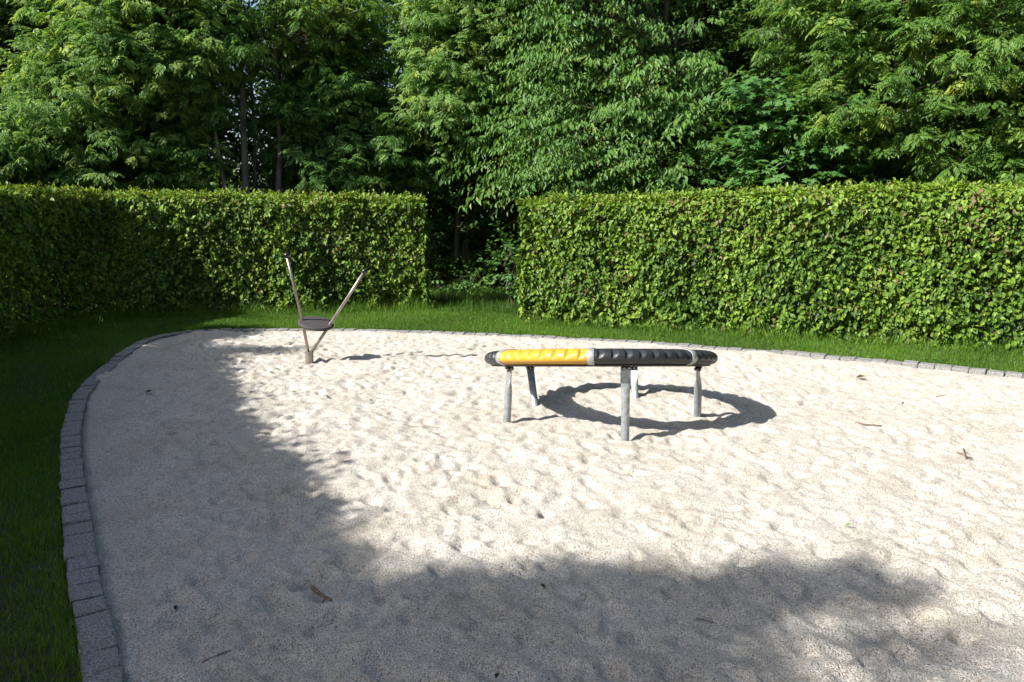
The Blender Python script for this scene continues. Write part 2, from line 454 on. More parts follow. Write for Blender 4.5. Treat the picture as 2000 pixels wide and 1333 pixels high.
# ------------------------------------------------------------------ leaf templates: (V, loops, counts), +Y along the leaf, normal +Z
def T_ovate(wd=0.55, fold=0.10, droop=0.10):
    V = np.array([(0, 0, 0), (wd * .42, .28, fold * .8), (wd * .46, .58, fold * .8 - droop * .3), (0, 1, -droop), (-wd * .46, .58, fold * .8 - droop * .3), (-wd * .42, .28, fold * .8), (0, .5, 0)], float)
    F = [(0, 1, 2, 6), (6, 2, 3), (6, 3, 4), (0, 6, 4, 5)]
    return V, [i for f in F for i in f], np.array([len(f) for f in F])
def T_lance(wd=0.3):
    V = np.array([(0, 0, 0), (wd * .5, .45, .05), (0, 1, -.08), (-wd * .5, .45, .05)], float)
    return V, [0, 1, 2, 3], np.array([4])
def T_pinnate(seed, pairs=5, ll=0.40, wd=0.14, droop=0.35):
    r = np.random.default_rng(seed); V = []; L = []; C = []
    def leaflet(p, d, l):
        d = d / np.linalg.norm(d); z = np.array([r.normal(0, .25), r.normal(0, .25), 1.0]); z -= z @ d * d; z /= np.linalg.norm(z); x = np.cross(d, z)
        k = len(V)
        V.extend([p, p + d * l * .45 + x * wd / 2 * l / .4 + z * .02, p + d * l - z * .05, p + d * l * .45 - x * wd / 2 * l / .4 + z * .02])
        L.extend([k, k + 1, k + 2, k + 3]); C.append(4)
    for i in range(pairs):
        t = 0.25 + 0.68 * i / pairs
        p = np.array([0, t, -droop * t * t])
        for s in (-1, 1):
            leaflet(p, np.array([s * .95, .55 + r.normal(0, .12), -.25 - r.uniform(0, .5)]), ll * (0.8 + 0.25 * math.sin(t * 3)) * r.uniform(.88, 1.1))
    leaflet(np.array([0, .93, -droop * .87]), np.array([r.normal(0, .1), 1, -.6]), ll * 1.05)
    return np.array(V), L, np.array(C)
def T_palmate():
    a = [-150, -125, -100, -75, -50, -38, -22, -12, 0, 12, 22, 38, 50, 75, 100, 125, 150]
    rr = [.30, .48, .30, .62, .55, .36, .80, .60, 1.0, .60, .80, .36, .55, .62, .30, .48, .30]
    V = [(0, 0.25, 0.0)] + [(q * math.sin(R(p)) * .85, .25 + q * math.cos(R(p)) * .85, -0.16 * q * q) for p, q in zip(a, rr)]
    F = [(0, i, i + 1) for i in range(1, len(a))]
    return np.array(V), [i for f in F for i in f], np.array([3] * len(F))
PIN = [T_pinnate(s) for s in range(4)]
OV = [T_ovate(0.62, 0.12, 0.06), T_ovate(0.58, 0.06, 0.16), T_ovate(0.66, 0.16, 0.12)]
CH = [T_ovate(0.42, 0.14, 0.2), T_ovate(0.46, 0.2, 0.1)]
BI = [T_lance(0.75)]
PALM = [T_palmate()]
LAN = [T_lance(0.34)]

def unit(v): return v / (np.linalg.norm(v, axis=-1, keepdims=True) + 1e-9)

SPEC = {  # leaf templates, leaf length, leaves per spray, spray length, droop of the spray, droop of the leaf, up-bias of the normal, material
    'ash':    (PIN, 0.24, 11, 0.42, 0.10, 0.30, 1.0),
    'cherry': (CH, 0.095, 24, 0.80, 0.22, 1.20, 0.5),
    'maple':  (PALM, 0.17, 8, 0.38, 0.05, 0.35, 1.1),
    'birch':  (BI, 0.055, 34, 0.75, 0.55, 0.9, 0.3),
    'broad':  (OV, 0.105, 16, 0.50, 0.08, 0.35, 0.9),
}
def sprays(mb, spec, C, D, r, ls=1.0, tint0=0.5, tints=0.2):
    """leafy twigs starting at C and growing along D"""
    T, ll, nl, sl_, dr, ld, up = SPEC[spec]
    n = len(C)
    D = unit(D)
    Zu = np.array([0, 0, 1.0])
    side = unit(np.cross(D, Zu + r.normal(0, .2, (n, 3))))
    t = np.linspace(0.08, 1.0, nl)[None, :, None]
    L = (sl_ * r.uniform(.7, 1.25, (n, 1, 1))) * math.sqrt(ls)
    sg = np.where(np.arange(nl) % 2 == 0, 1.0, -1.0)[None, :, None]
    nl = t.shape[1]
    # side twiglets: leaves sit a little off the axis so that a spray is a flat fan
    off = sg * (0.5 - 0.35 * t) * r.uniform(0.05, 0.75, (n, nl, 1)) * L * 0.55
    P = C[:, None] + D[:, None] * L * t + side[:, None] * off - Zu * dr * (t ** 2) * L + r.normal(0, .02, (n, nl, 3))
    ldir = D[:, None] * 0.55 + side[:, None] * sg * 0.75 - Zu * (ld + r.normal(0, .22, (n, nl, 1))) + r.normal(0, .25, (n, nl, 3))
    nrm = Zu * up + D[:, None] * 0.45 + r.normal(0, .38, (n, nl, 3))
    P = P.reshape(-1, 3); ldir = ldir.reshape(-1, 3); nrm = nrm.reshape(-1, 3)
    sc = ll * ls * r.uniform(.7, 1.2, len(P))
    tn = np.clip(np.repeat(r.normal(tint0, tints, n), nl) + r.normal(0, .10, len(P)), 0, 1)
    pick = r.integers(0, len(T), len(P))
    for k, tt in enumerate(T):
        q = pick == k
        mb.inst(tt, P[q], ldir[q], nrm[q], sc[q], tn[q])

def limb(mb, a, b, r0, r1, r, sides=5, sag=0.1, n=7):
    t = np.linspace(0, 1, n)[:, None]
    L = np.linalg.norm(b - a)
    m1 = a + (b - a) * 0.35 + np.array([0, 0, 1]) * L * sag + r.normal(0, .05 * L, 3)
    m2 = a + (b - a) * 0.7 + np.array([0, 0, 1]) * L * sag * .6 + r.normal(0, .05 * L, 3)
    P = (1 - t) ** 3 * a + 3 * (1 - t) ** 2 * t * m1 + 3 * (1 - t) * t * t * m2 + t ** 3 * b
    mb.tube(P, np.linspace(r0, r1, n), sides)
    return P

def trunk_line(base, top, r, wob=0.12, n=12):
    t = np.linspace(0, 1, n)[:, None]
    P = base + (top - base) * t
    w1 = r.normal(0, wob, 2); w2 = r.normal(0, wob, 2); ph = r.uniform(0, 3)
    s = np.sin(t[:, 0] * math.pi)
    P[:, :2] += s[:, None] * w1 + (np.sin(t[:, 0] * 2 * math.pi + ph) * s)[:, None] * w2 * .6
    return P

def tree(name, label, cat, stems, lobes, spec, leafm, barkm, seed, nclump=40, per=9, sig=0.33, ls=1.0, tint0=0.5, tints=0.15,
         group=None, outw=None, branch_r=0.022, flat=1.0, limbs=()):
    """stems: [(base, top, r0)], lobes: [(centre, radii, weight)]"""
    r = np.random.default_rng(seed)
    root = empty(name, stems[0][0], label=label, cat=cat, group=group)
    wb = MB(); lb = MB()
    lines = []
    for (b, tp, r0) in stems:
        b = np.array(b, float); tp = np.array(tp, float)
        P = trunk_line(b, tp, r)
        q = np.linspace(0, 1, len(P))
        rad = r0 * (1 - q) ** 0.8 + 0.010 + r0 * 0.5 * np.exp(-q * 22)
        wb.tube(P, rad, 9)
        lines.append((P, r0))
    for pts, r0, r1 in limbs: wb.tube(np.array(pts), np.linspace(r0, r1, len(pts)), 8)
    W = np.array([l[2] for l in lobes], float); W /= W.sum()
    Cs = []; Ds = []
    for k in r.choice(len(lobes), nclump, p=W):
        c, rad, _ = lobes[k]
        c = np.array(c, float); rad = np.array(rad, float)
        d = unit(r.normal(0, 1, 3)); d[2] = d[2] * 0.85 + 0.05
        cc = c + d * rad * (r.uniform(0.15, 1.0) ** 0.45)
        # limb from the nearest stem
        best = None
        for P, r0 in lines:
            hz = np.hypot(P[:, 0] - cc[0], P[:, 1] - cc[1])
            cost = hz + np.abs(P[:, 2] - (cc[2] - 0.55 * hz)) * 0.8 + (P[:, 2] < 0.9) * 5
            i = int(np.argmin(cost))
            if best is None or cost[i] < best[0]: best = (cost[i], P[i], r0)
        a = best[1]
        L = np.linalg.norm(cc - a)
        P = limb(wb, a, cc, min(best[2] * .5, branch_r * (0.5 + 0.25 * L)), 0.005, r, 5, r.uniform(-.02, .16))
        out = unit(cc - a)
        m = max(2, int(per * r.uniform(.6, 1.4)))
        sp = cc + r.normal(0, sig, (m, 3)) * np.array([1.15, 1.15, .62 * flat])
        if outw is not None: base_dir = np.array(outw, float)
        else: base_dir = out * 0.8 + unit((cc - c) / rad) * 0.5
        dd = base_dir + unit(sp - cc + 1e-6) * 0.55 + r.normal(0, .3, (m, 3))
        dd[:, 2] = dd[:, 2] * 0.7 + 0.05
        Cs.append(sp); Ds.append(dd)
        for s_ in sp[:min(m, 6)]:
            limb(wb, P[-2], s_, 0.006, 0.003, r, 3, 0.05, 4)
    Cs = np.vstack(Cs); Ds = np.vstack(Ds)
    h = r.random(len(Cs)) < 0.5
    sprays(lb, spec, Cs[h], Ds[h], r, ls * 0.78, tint0 + .06, tints)
    sprays(lb, spec, Cs[~h], Ds[~h], r, ls * 1.1, tint0, tints)
    wb.build('trunk', barkm, root)
    lb.build('crown', leafm, root)
    return root
def copy_tree(o, loc, rz, sc, label=None):
    c = o.copy(); COL.objects.link(c)
    c.location = tuple(loc); c.rotation_euler = (0, 0, rz); c.scale = (sc, sc, sc)
    if label: c['label'] = label
    for ch in o.children:
        d = ch.copy(); COL.objects.link(d); d.parent = c
    return c

# ------------------------------------------------------------------ clipped hornbeam hedges
def hedge(name, label, path, thick, height, seed, dens=1700, hfun=None):
    """path: front line (towards the camera/pit), body extends to the left-hand side of the walking direction by thick"""
    r = np.random.default_rng(seed)
    path = np.array(path, float)
    root = empty(name, (path[0][0], path[0][1], 0), label=label, cat='hedge')
    lb = MB(); wb = MB()
    segs = []
    for a, b in zip(path[:-1], path[1:]):
        L = np.linalg.norm(b - a); t = (b - a) / L; nrm = np.array([-t[1], t[0]])   # into the hedge body
        segs.append((a, b, L, t, nrm))
    ph = r.uniform(0, 6, 8)
    def wob(u, z):     # clipped surface is never flat
        return 0.05 * np.sin(u * 2.1 + ph[0] + z) + 0.035 * np.sin(u * 5.3 + ph[1] + 2.2 * z) + 0.03 * np.sin(z * 4.4 + ph[2] + u * 1.3) + 0.018 * np.sin(u * 11 + z * 7 + ph[3])
    def emit(P, outn, n, tint, up=0.55, sc=1.0, hang=0.6):
        ax = outn * 0.35 - np.array([0, 0, hang]) + r.normal(0, .42, (n, 3))
        nz = outn * 0.8 + np.array([0, 0, up]) + r.normal(0, .38, (n, 3))
        s = 0.080 * sc * r.uniform(.50, 1.28, n)
        pk = r.integers(0, 3, n)
        for k in range(3):
            q = pk == k
            lb.inst(OV[k], P[q], ax[q], nz[q], s[q], np.clip(tint[q], 0, 1))
    U = 0
    for si, (a, b, L, t, nrm) in enumerate(segs):
        def pos(u, z, d):
            w_ = wob(U + u, z)
            base = a[None] + t[None] * u[:, None] + nrm[None] * (d + w_ * np.clip(1 - d / 0.5, 0, 1))[:, None]
            return np.c_[base, z]
        t3 = np.array([t[0], t[1], 0]); n3 = np.array([nrm[0], nrm[1], 0])
        ht = lambda u: height if hfun is None else hfun(U + u)
        # front face
        n = int(L * height * dens)
        u = r.uniform(0, L, n); z = r.uniform(0.02, 1, n) * (ht(u) - 0.02)
        # clumpy depth: some leaves stand out, others sit deep
        d = np.abs(r.normal(0, 0.085, n)) - 0.03 + 0.050 * (np.sin(u * 8 + 3 * np.sin(z * 5)) * np.sin(z * 10 + 2 * np.sin(u * 4.3))) + 0.035 * np.sin(u * 21 + 2 * np.sin(z * 13))
        d += 0.05 * np.clip(0.5 - z, 0, 1) * 0
        P = pos(u, z, d)
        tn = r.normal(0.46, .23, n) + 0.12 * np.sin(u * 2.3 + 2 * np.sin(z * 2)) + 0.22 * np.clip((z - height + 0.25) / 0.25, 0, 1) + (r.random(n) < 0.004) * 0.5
        patch = (np.sin((U + u) * 1.9 + ph[2]) * np.sin(z * 3.1 + ph[3] + u) > 0.55) & (r.random(n) < 0.10)
        tn[patch] = 1.0
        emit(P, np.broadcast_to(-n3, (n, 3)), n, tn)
        # inner leaves fill the body
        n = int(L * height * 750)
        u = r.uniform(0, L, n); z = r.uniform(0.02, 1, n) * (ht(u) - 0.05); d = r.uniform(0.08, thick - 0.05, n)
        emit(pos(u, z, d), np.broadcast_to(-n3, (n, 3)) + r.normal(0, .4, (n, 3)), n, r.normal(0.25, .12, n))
        # back face
        n = int(L * height * 500)
        u = r.uniform(0, L, n); z = r.uniform(0.02, 1, n) * ht(u)
        emit(pos(u, z, thick - np.abs(r.normal(0, .06, n))), np.broadcast_to(n3, (n, 3)), n, r.normal(0.4, .15, n))
        # top with young shoots
        n = int(L * thick * 1700)
        u = r.uniform(0, L, n); d = r.uniform(0, thick, n)
        lump = 0.030 * np.sin((U + u) * 6 + ph[4]) + 0.025 * np.sin((U + u) * 13 + ph[5] + d * 6) + 0.025 * np.sin((U + u) * 2.7 + ph[6])
        z = ht(u) + lump - np.abs(r.normal(0, .06, n)) + 0.03
        ed = np.minimum(d, thick - d)
        z -= 0.07 * np.exp(-ed * 18)
        P = pos(u, z, d)
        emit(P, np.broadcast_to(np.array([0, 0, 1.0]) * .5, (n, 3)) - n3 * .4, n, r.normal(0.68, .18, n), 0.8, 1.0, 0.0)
        ns = int(L * 95)
        u = r.uniform(0, L, ns); d = r.uniform(0, thick, ns); hs = r.uniform(0.02, 0.17, ns) * r.uniform(.4, 1, ns)
        for q in range(5):
            z = ht(u) + hs * (q + 1) / 5
            P = pos(u, z, d) + np.c_[r.normal(0, .015, (ns, 2)), np.zeros(ns)]
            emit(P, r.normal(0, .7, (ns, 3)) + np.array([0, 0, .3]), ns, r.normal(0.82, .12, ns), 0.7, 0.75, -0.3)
        # stray shoots on the clipped face
        ns = int(L * 26)
        u = r.uniform(0, L, ns); z0_ = r.uniform(0.05, height - .1, ns); ln_ = r.uniform(.04, .13, ns)
        for q in range(4):
            P = pos(u, z0_ + ln_ * q * .1, -0.02 - ln_ * (q + 1) / 4) + r.normal(0, .012, (ns, 3))
            emit(P, np.broadcast_to(-n3, (ns, 3)) + r.normal(0, .6, (ns, 3)), ns, r.normal(0.65, .18, ns), 0.7, 0.85, 0.3)
        # stems inside
        for k in range(int(L * 5)):
            uu = r.uniform(0, L); dd = r.uniform(0.15, thick - .1)
            p = a + t * uu + nrm * dd
            Pm = np.array([[p[0], p[1], 0], [p[0] + r.normal(0, .05), p[1] + r.normal(0, .05), .6], [p[0] + r.normal(0, .1), p[1] + r.normal(0, .1), 1.2], [p[0] + r.normal(0, .15), p[1] + r.normal(0, .15), 1.85]])
            wb.tube(Pm, [.02, .016, .011, .004], 5)
        U += L
    # end faces
    for (p, nr, tdir) in ((segs[0][0], segs[0][4], -segs[0][3]), (segs[-1][1], segs[-1][4], segs[-1][3])):
        n = int(thick * height * dens)
        d = r.uniform(0, thick, n); z = r.uniform(0.02, 1, n) * height
        k = -np.abs(r.normal(0, .08, n)) + 0.04 + 0.05 * np.sin(z * 5 + ph[7]) + 0.03 * np.sin(z * 13)
        P = np.c_[p[None] + nr[None] * d[:, None] + tdir[None] * k[:, None], z]
        o3 = np.array([tdir[0], tdir[1], 0.])
        emit(P, np.broadcast_to(o3, (n, 3)), n, r.normal(0.45, .2, n))
    wb.build('stems', M_BARK, root)
    lb.build('foliage', M_HEDGE, root)
    return root

HL = [(-7.6, 5.0), (-7.25, 8.4), (-6.98, 10.75), (-6.62, 13.15), (-4.45, 13.72), (-1.55, 14.28)]
hedge('hornbeam_hedge', 'clipped hornbeam hedge that turns the shaded corner behind the spinner seat', HL, 0.9, 2.0, 31,
      hfun=lambda u: 2.12 - 0.0125 * u)
HR = [(0.14, 12.46), (1.42, 12.05), (2.95, 11.35), (4.77, 10.5), (6.5, 9.62), (8.6, 8.2), (10.2, 6.3)]
hedge('hornbeam_hedge', 'sunlit clipped hornbeam hedge running behind the tilted ring', HR, 0.9, 1.95, 32,
      hfun=lambda u: 1.88 + 0.03 * np.minimum(u, 5))
HLp = np.array(HL); HRp = np.array(HR)

# ------------------------------------------------------------------ lawn grass
def grass():
    r = np.random.default_rng(9)
    mb = MB()
    T = (np.array([(-.5, 0, 0), (.5, 0, 0), (.36, .5, .06), (-.36, .5, .06), (0, 1, .26)], float), [0, 1, 2, 3, 3, 2, 4], np.array([4, 3]))
    def scatter(P, hmin, hmax, wdt, tl=0.5):
        n = len(P)
        lean = r.normal(0, .30, (n, 3)); lean[:, 2] = 1
        face = np.c_[r.normal(0, 1, (n, 2)), np.zeros(n)]
        h = r.uniform(hmin, hmax, n) * (0.75 + 0.5 * np.sin(P[:, 0] * 3.1 + np.sin(P[:, 1] * 2.3)) ** 2)
        V, L, C = T
        Y = unit(lean); Z = unit(face - (face * Y).sum(1, keepdims=True) * Y); X = np.cross(Y, Z)
        wd = wdt * r.uniform(.7, 1.3, n)
        base = np.c_[P, np.full(n, LAWN_Z - 0.004)]
        VV = base[:, None] + X[:, None] * (V[None, :, 0:1] * wd[:, None, None]) + (Y[:, None] * V[None, :, 1:2] + Z[:, None] * V[None, :, 2:3]) * h[:, None, None]
        k = 5
        LL = (np.array(L)[None] + (np.arange(n) * k)[:, None]).ravel()
        tn = r.normal(tl, .17, n) + 0.12 * np.sin(P[:, 0] * 2 + 1.3 * np.sin(P[:, 1] * 1.7)); dry = r.random(n) < 0.025
        tn = np.clip(tn, 0, 0.9); tn[dry] = 1
        mb.add(VV.reshape(-1, 3), LL, np.tile(C, n), np.repeat(tn, k))
    def region(xa, xb, ya, yb, dens, dmax, hmin, hmax, wdt, dmin=0.0, tl=0.5):
        n = int((xb - xa) * (yb - ya) * dens)
        P = np.c_[r.uniform(xa, xb, n), r.uniform(ya, yb, n)]
        # only where the camera's surroundings can see it
        P = P[(np.abs(P[:, 0]) < P[:, 1] * 0.80 + 1.2)]
        ok = ~inside(P, EDGE + EN * 0.136)
        P = P[ok]
        dd = dist_edge(P)
        P = P[(dd < dmax + r.uniform(-.1, .1, len(P))) & (dd > dmin)]
        scatter(P, hmin, hmax, wdt, tl)
    region(-5.4, -1.0, 1.6, 7.0, 7000, 2.6, 0.03, 0.065, 0.0042)       # dark lawn at the near left
    region(-7.2, -3.2, 6.0, 13.6, 3800, 3.2, 0.03, 0.07, 0.005)
    region(-5.0, 1.4, 11.0, 14.4, 5200, 3.2, 0.03, 0.07, 0.005)
    region(0.4, 8.5, 7.0, 12.6, 4800, 2.6, 0.03, 0.07, 0.005)
    # longer grass beside the hedges and in the gap
    def strip(path, dens, w0, w1, h0, h1, tl=0.45):
        path = np.array(path, float)
        for a, b in zip(path[:-1], path[1:]):
            L = np.linalg.norm(b - a); t = (b - a) / L; nn = np.array([-t[1], t[0]])
            n = int(L * (w1 - w0) * dens)
            u = r.uniform(0, L, n); d = r.uniform(w0, w1, n)
            scatter(a + t * u[:, None] + nn * d[:, None], h0, h1, 0.0055, tl)
    strip(HL[1:], 1500, -0.40, 0.1, 0.08, 0.26)
    strip(HR[:6], 1300, -0.36, 0.1, 0.08, 0.24)
    strip([(-3.6, 14.62), (0.5, 13.1)], 900, 0.1, 3.2, 0.08, 0.26, 0.2)  # gap grass: lower tint puts the shade of the gap into the blade colour
    # clover and daisy leaves among the blades
    for k in range(150):
        yy = r.uniform(2.4, 13.5); xx = r.uniform(-.7, .7) * yy
        if inside(np.array([[xx, yy]]), EDGE + EN * 0.2)[0] or dist_edge(np.array([[xx, yy]]))[0] > 2.6: continue
        m = int(r.integers(6, 30))
        P = np.c_[xx + r.normal(0, .07, m), yy + r.normal(0, .07, m), r.uniform(.03, .07, m)]
        P = P[~inside(P[:, :2], EDGE + EN * 0.16)]; m = len(P)
        mb.inst(OV[0], P, r.normal(0, 1, (m, 3)) * [1, 1, .2], r.normal(0, .3, (m, 3)) + [0, 0, 1], r.uniform(.016, .034, m), r.uniform(.2, .9, m))
    o = mb.build('grass', M_GRASS)
    tag(o, 'short green lawn grass between the kerb and the hedges', 'grass', kind='stuff')
grass()

# ------------------------------------------------------------------ tilted spinning ring on five legs
RC = np.array([0.765, 6.86, 0.0]); RZ = 0.485; RT = 0.865; TILT = -math.tan(R(11.2))
ring = empty('tilted_spinning_ring', RC, label='tilted ring of yellow and black plastic on five galvanised legs, standing in the sand', cat='playground ring')
nrmv = unit(np.array([0, -TILT, 1.0]))
ex = np.array([1.0, 0, 0]); ey = unit(np.cross(nrmv, ex))
def ring_pt(al, rr, z):
    """al: angle from the side nearest the camera, positive to the right; rr radius, z height in the ring's plane"""
    return np.array([RC[0], RC[1], RZ])[None] + np.outer(rr * np.sin(al), ex) - np.outer(rr * np.cos(al), ey) + np.outer(z, nrmv)
A_, B_ = 0.140, 0.066
def prof(ph, a=A_, b=B_):
    c, s = np.cos(ph), np.sin(ph)
    e = 0.82
    x = a * np.sign(c) * np.abs(c) ** e
    z = b * np.sign(s) * np.abs(s) ** e
    z = np.where(z < 0, z * 0.95, z)
    return x, z
def shell(name, a0, a1, material, label=None, dents=True):
    nth = max(12, int((a1 - a0) * 1.0 / 0.0065)); nph = 44
    al = np.linspace(a0, a1, nth); ph = np.linspace(0, 2 * math.pi, nph, endpoint=False)
    x, z = prof(ph)
    AL = np.repeat(al, nph); X = np.tile(x, nth); Z = np.tile(z, nth); PH = np.tile(ph, nth)
    if dents:
        arc = (AL - a0) * 1.0
        L = (a1 - a0) * 1.0
        k = 8; pitch = 0.108
        u0 = (L - pitch * (k - 1)) / 2
        for q in range(k):
            u = arc - (u0 + q * pitch) + 0.02
            pw = np.clip(1 - ((PH - 0.55) / 0.75) ** 2, 0, 1) ** 0.7
            wdt = 0.055 * np.sqrt(pw) + 1e-4
            inn = (u > 0) & (u < wdt)
            dep = 0.032 * pw * np.where(inn, 1 - u / wdt, 0)
            cph, sph = np.cos(PH), np.sin(PH)
            X = X - dep * cph; Z = Z - dep * sph * 0.8
    V = ring_pt(AL, RT + X, Z)
    i = np.arange(nth - 1)[:, None] * nph; j = np.arange(nph)[None]; kk = (j + 1) % nph
    Qd = np.stack([i + j, i + kk, i + nph + kk, i + nph + j], -1).reshape(-1, 4)
    mb = MB()
    mb.add(V, np.concatenate([Qd.ravel(), np.arange(nph)[::-1], np.arange(nph) + (nth - 1) * nph]), np.concatenate([np.full(len(Qd), 4), [nph, nph]]), 0.5, True)
    o = mb.build(name, material, ring)
    if label: tag(o, label)
    return o
JO = [-61.5 + 360.0 / 7 * k for k in range(7)]
hb = 0.024
for k in range(7):
    a0 = R(JO[k]) + hb; a1 = R(JO[k] + 360.0 / 7) - hb
    yel = k == 0
    shell('grip_segment', a0, a1, M_YEL if yel else M_BLK, 'yellow plastic ring segment with scooped grips' if yel else 'black plastic ring segment with scooped grips')
    # aluminium joint, a little proud of the plastic
    nph = 44; ph = np.linspace(0, 2 * math.pi, nph, endpoint=False)
    secs = [(-0.027, -0.004), (-0.027, 0.005), (-0.024, 0.007), (0.024, 0.007), (0.027, 0.005), (0.027, -0.004)]
    V = []
    for (dt, g_) in secs:
        x, z = prof(ph, A_ + g_, B_ + g_)
        V.append(ring_pt(np.full(nph, R(JO[k]) + dt), RT + x, z))
    Fq = [(s * nph + j, s * nph + (j + 1) % nph, (s + 1) * nph + (j + 1) % nph, (s + 1) * nph + j) for s in range(5) for j in range(nph)]
    mb = MB(); mb.faces(np.vstack(V), Fq, 0.5, True)
    jb = mb.build('joint_band', M_ALU, ring)
    ms = jb.modifiers.new('edges', 'EDGE_SPLIT'); ms.split_angle = R(40)
# the flat steel rail under the plastic on which the rollers run
nth = 180
al = np.linspace(0, 2 * math.pi, nth, endpoint=False)
pr = [(-0.070, -0.045), (0.070, -0.045), (0.080, -0.062), (0.077, -0.069), (-0.077, -0.069), (-0.080, -0.062)]
V = np.vstack([ring_pt(al, np.full(nth, RT + a), np.full(nth, b)) for a, b in pr])
F = [(s * nth + j, s * nth + (j + 1) % nth, ((s + 1) % 6) * nth + (j + 1) % nth, ((s + 1) % 6) * nth + j) for s in range(6) for j in range(nth)]
mb = MB(); mb.faces(V, F); mb.build('rail', M_BASE, ring)
# small orange patch under the far side
V = np.vstack([ring_pt(np.linspace(R(153), R(159), 6), np.full(6, RT + q), np.full(6, -0.0715)) for q in (-0.075, -0.02)])
mb = MB(); mb.faces(V, [(i, i + 1, i + 7, i + 6) for i in range(5)])
mb.build('sticker', mat('orange_paint', 0.5, (0.65, 0.22, 0.02)), ring)
FEET = [(990, 822, -76), (1221, 853, 7), (1362, 811, 77), (1241, 778, 155), (1044, 785, 221)]
for (fx, fy, aa), pxt in zip(FEET, (995, 1222, 1364, 1237, 1035)):
    ft = gnd(fx, fy, 0.0)
    best = None                                   # roller point on the circle under the tube that lines up with the leg's top
    for a_ in np.linspace(R(aa - 30), R(aa + 30), 241):
        p = ring_pt(np.array([a_]), np.array([RT]), np.array([-0.07]))[0]
        zc = p[1] * math.cos(PITCH) - (p[2] - CAMH) * math.sin(PITCH)
        e = abs(1000 + FOC * p[0] / zc - pxt)
        if best is None or e < best[0]: best = (e, p, a_)
    tp, al_ = best[1], best[2]
    rad = unit(np.array([math.sin(al_), -math.cos(al_), 0.0])); tan = np.array([math.cos(al_), math.sin(al_), 0.0])
    ft = ft - (tp - ft) / np.linalg.norm(tp - ft) * 0.15
    ax = unit(tp - ft)
    L = np.linalg.norm(tp - ft)
    nphi = 20; an = np.arange(nphi) * 2 * math.pi / nphi
    secs = [(0, .033, .033), (L - .24, .033, .033), (L - .19, .035, .028), (L - .145, .039, .015), (L - .125, .0415, .007), (L - .12, .0415, .006), (L + .002, .0415, .006)]
    V = []
    tn2 = unit(tan - tan @ ax * ax); rn2 = np.cross(ax, tn2)
    for (s_, hw, ht_) in secs:
        e = 1.0 if ht_ > .02 else (0.7 if ht_ > .01 else 0.25)
        cx_ = np.sign(np.cos(an)) * np.abs(np.cos(an)) ** e * hw; sy_ = np.sign(np.sin(an)) * np.abs(np.sin(an)) ** e * ht_
        V.append(ft + ax * s_ + np.outer(cx_, tn2) + np.outer(sy_, rn2))
    n_ = len(secs)
    F = [(s * nphi + j, s * nphi + (j + 1) % nphi, (s + 1) * nphi + (j + 1) % nphi, (s + 1) * nphi + j) for s in range(n_ - 1) for j in range(nphi)]
    F += [tuple(range(nphi))[::-1], tuple(range((n_ - 1) * nphi, n_ * nphi))]
    mb = MB(); mb.faces(np.vstack(V), F, 0.5, True)
    leg = mb.build('leg', M_GALV, ring)
    es = leg.modifiers.new('edges', 'EDGE_SPLIT'); es.split_angle = R(35)
    for s in (-1, 1):
        c = tp - ax * 0.013 + tn2 * s * 0.018
        mb = MB()
        q = [(-0.024, .010), (-0.024, .0155), (-0.021, .0172), (0.021, .0172), (0.024, .0155), (0.024, .010)]
        mb.tube(np.array([c + rad * a for a, b in q]), [b for a, b in q], 20)
        ro = mb.build('roller', M_KNOB, leg)
        mb = MB()
        mb.tube(np.array([c - rad * 0.0262, c - rad * 0.0258, c + rad * 0.0258, c + rad * 0.0262]), [.0085, .0095, .0095, .0085], 16)
        mb.build('axle_bolt', M_ALU, leg)

# ------------------------------------------------------------------ V-shaped stand-up spinner
sp0 = gnd(604, 705); Y0 = sp0[1]
sp = empty('spinner_seat', sp0, label='stainless steel spinner with a round dark rubber seat and two slanting handle poles', cat='playground spinner')
mb = MB()
c0 = np.array([sp0[0], sp0[1], -0.1]); c1 = np.array([sp0[0] + 0.004, sp0[1], 0.088])
mb.tube(np.array([c0, c1, c1 + [0, 0, .006], c1 + [0, 0, .018], c1 + [0, 0, .022]]), [.047, .047, .053, .053, .046], 24)
b_ = mb.build('base', M_STEEL, sp)
b_.modifiers.new('edges', 'EDGE_SPLIT').split_angle = R(40)
def px3(x, y, dy): return at(x, y, Y0 + dy)
polesp = [[(602, 688, 0), (597.5, 664, -.02), (593, 640, -.05), (589.5, 622, -.07), (575, 562, -.15), (560.5, 501, -.22)],
          [(608, 688, 0), (622, 668, -.02), (638, 645, -.05), (649, 627, -.07), (680, 580, -.14), (711, 532, -.20)]]
for pp in polesp:
    P = np.array([px3(*q) for q in pp])
    mb = MB(); mb.tube(P, 0.0178, 16)
    po = mb.build('pole', M_STEEL, sp)
    e = unit(P[-1] - P[-2]); k = P[-1]
    mb = MB()
    th = np.linspace(0, math.pi, 12)
    mb.tube(np.array([k - e * .012] + [k + e * (0.012 - 0.033 * math.cos(t)) for t in th[1:]]), [.022] + [max(.002, .034 * math.sin(t)) for t in th[1:]], 18)
    mb.build('knob', M_KNOB, po)
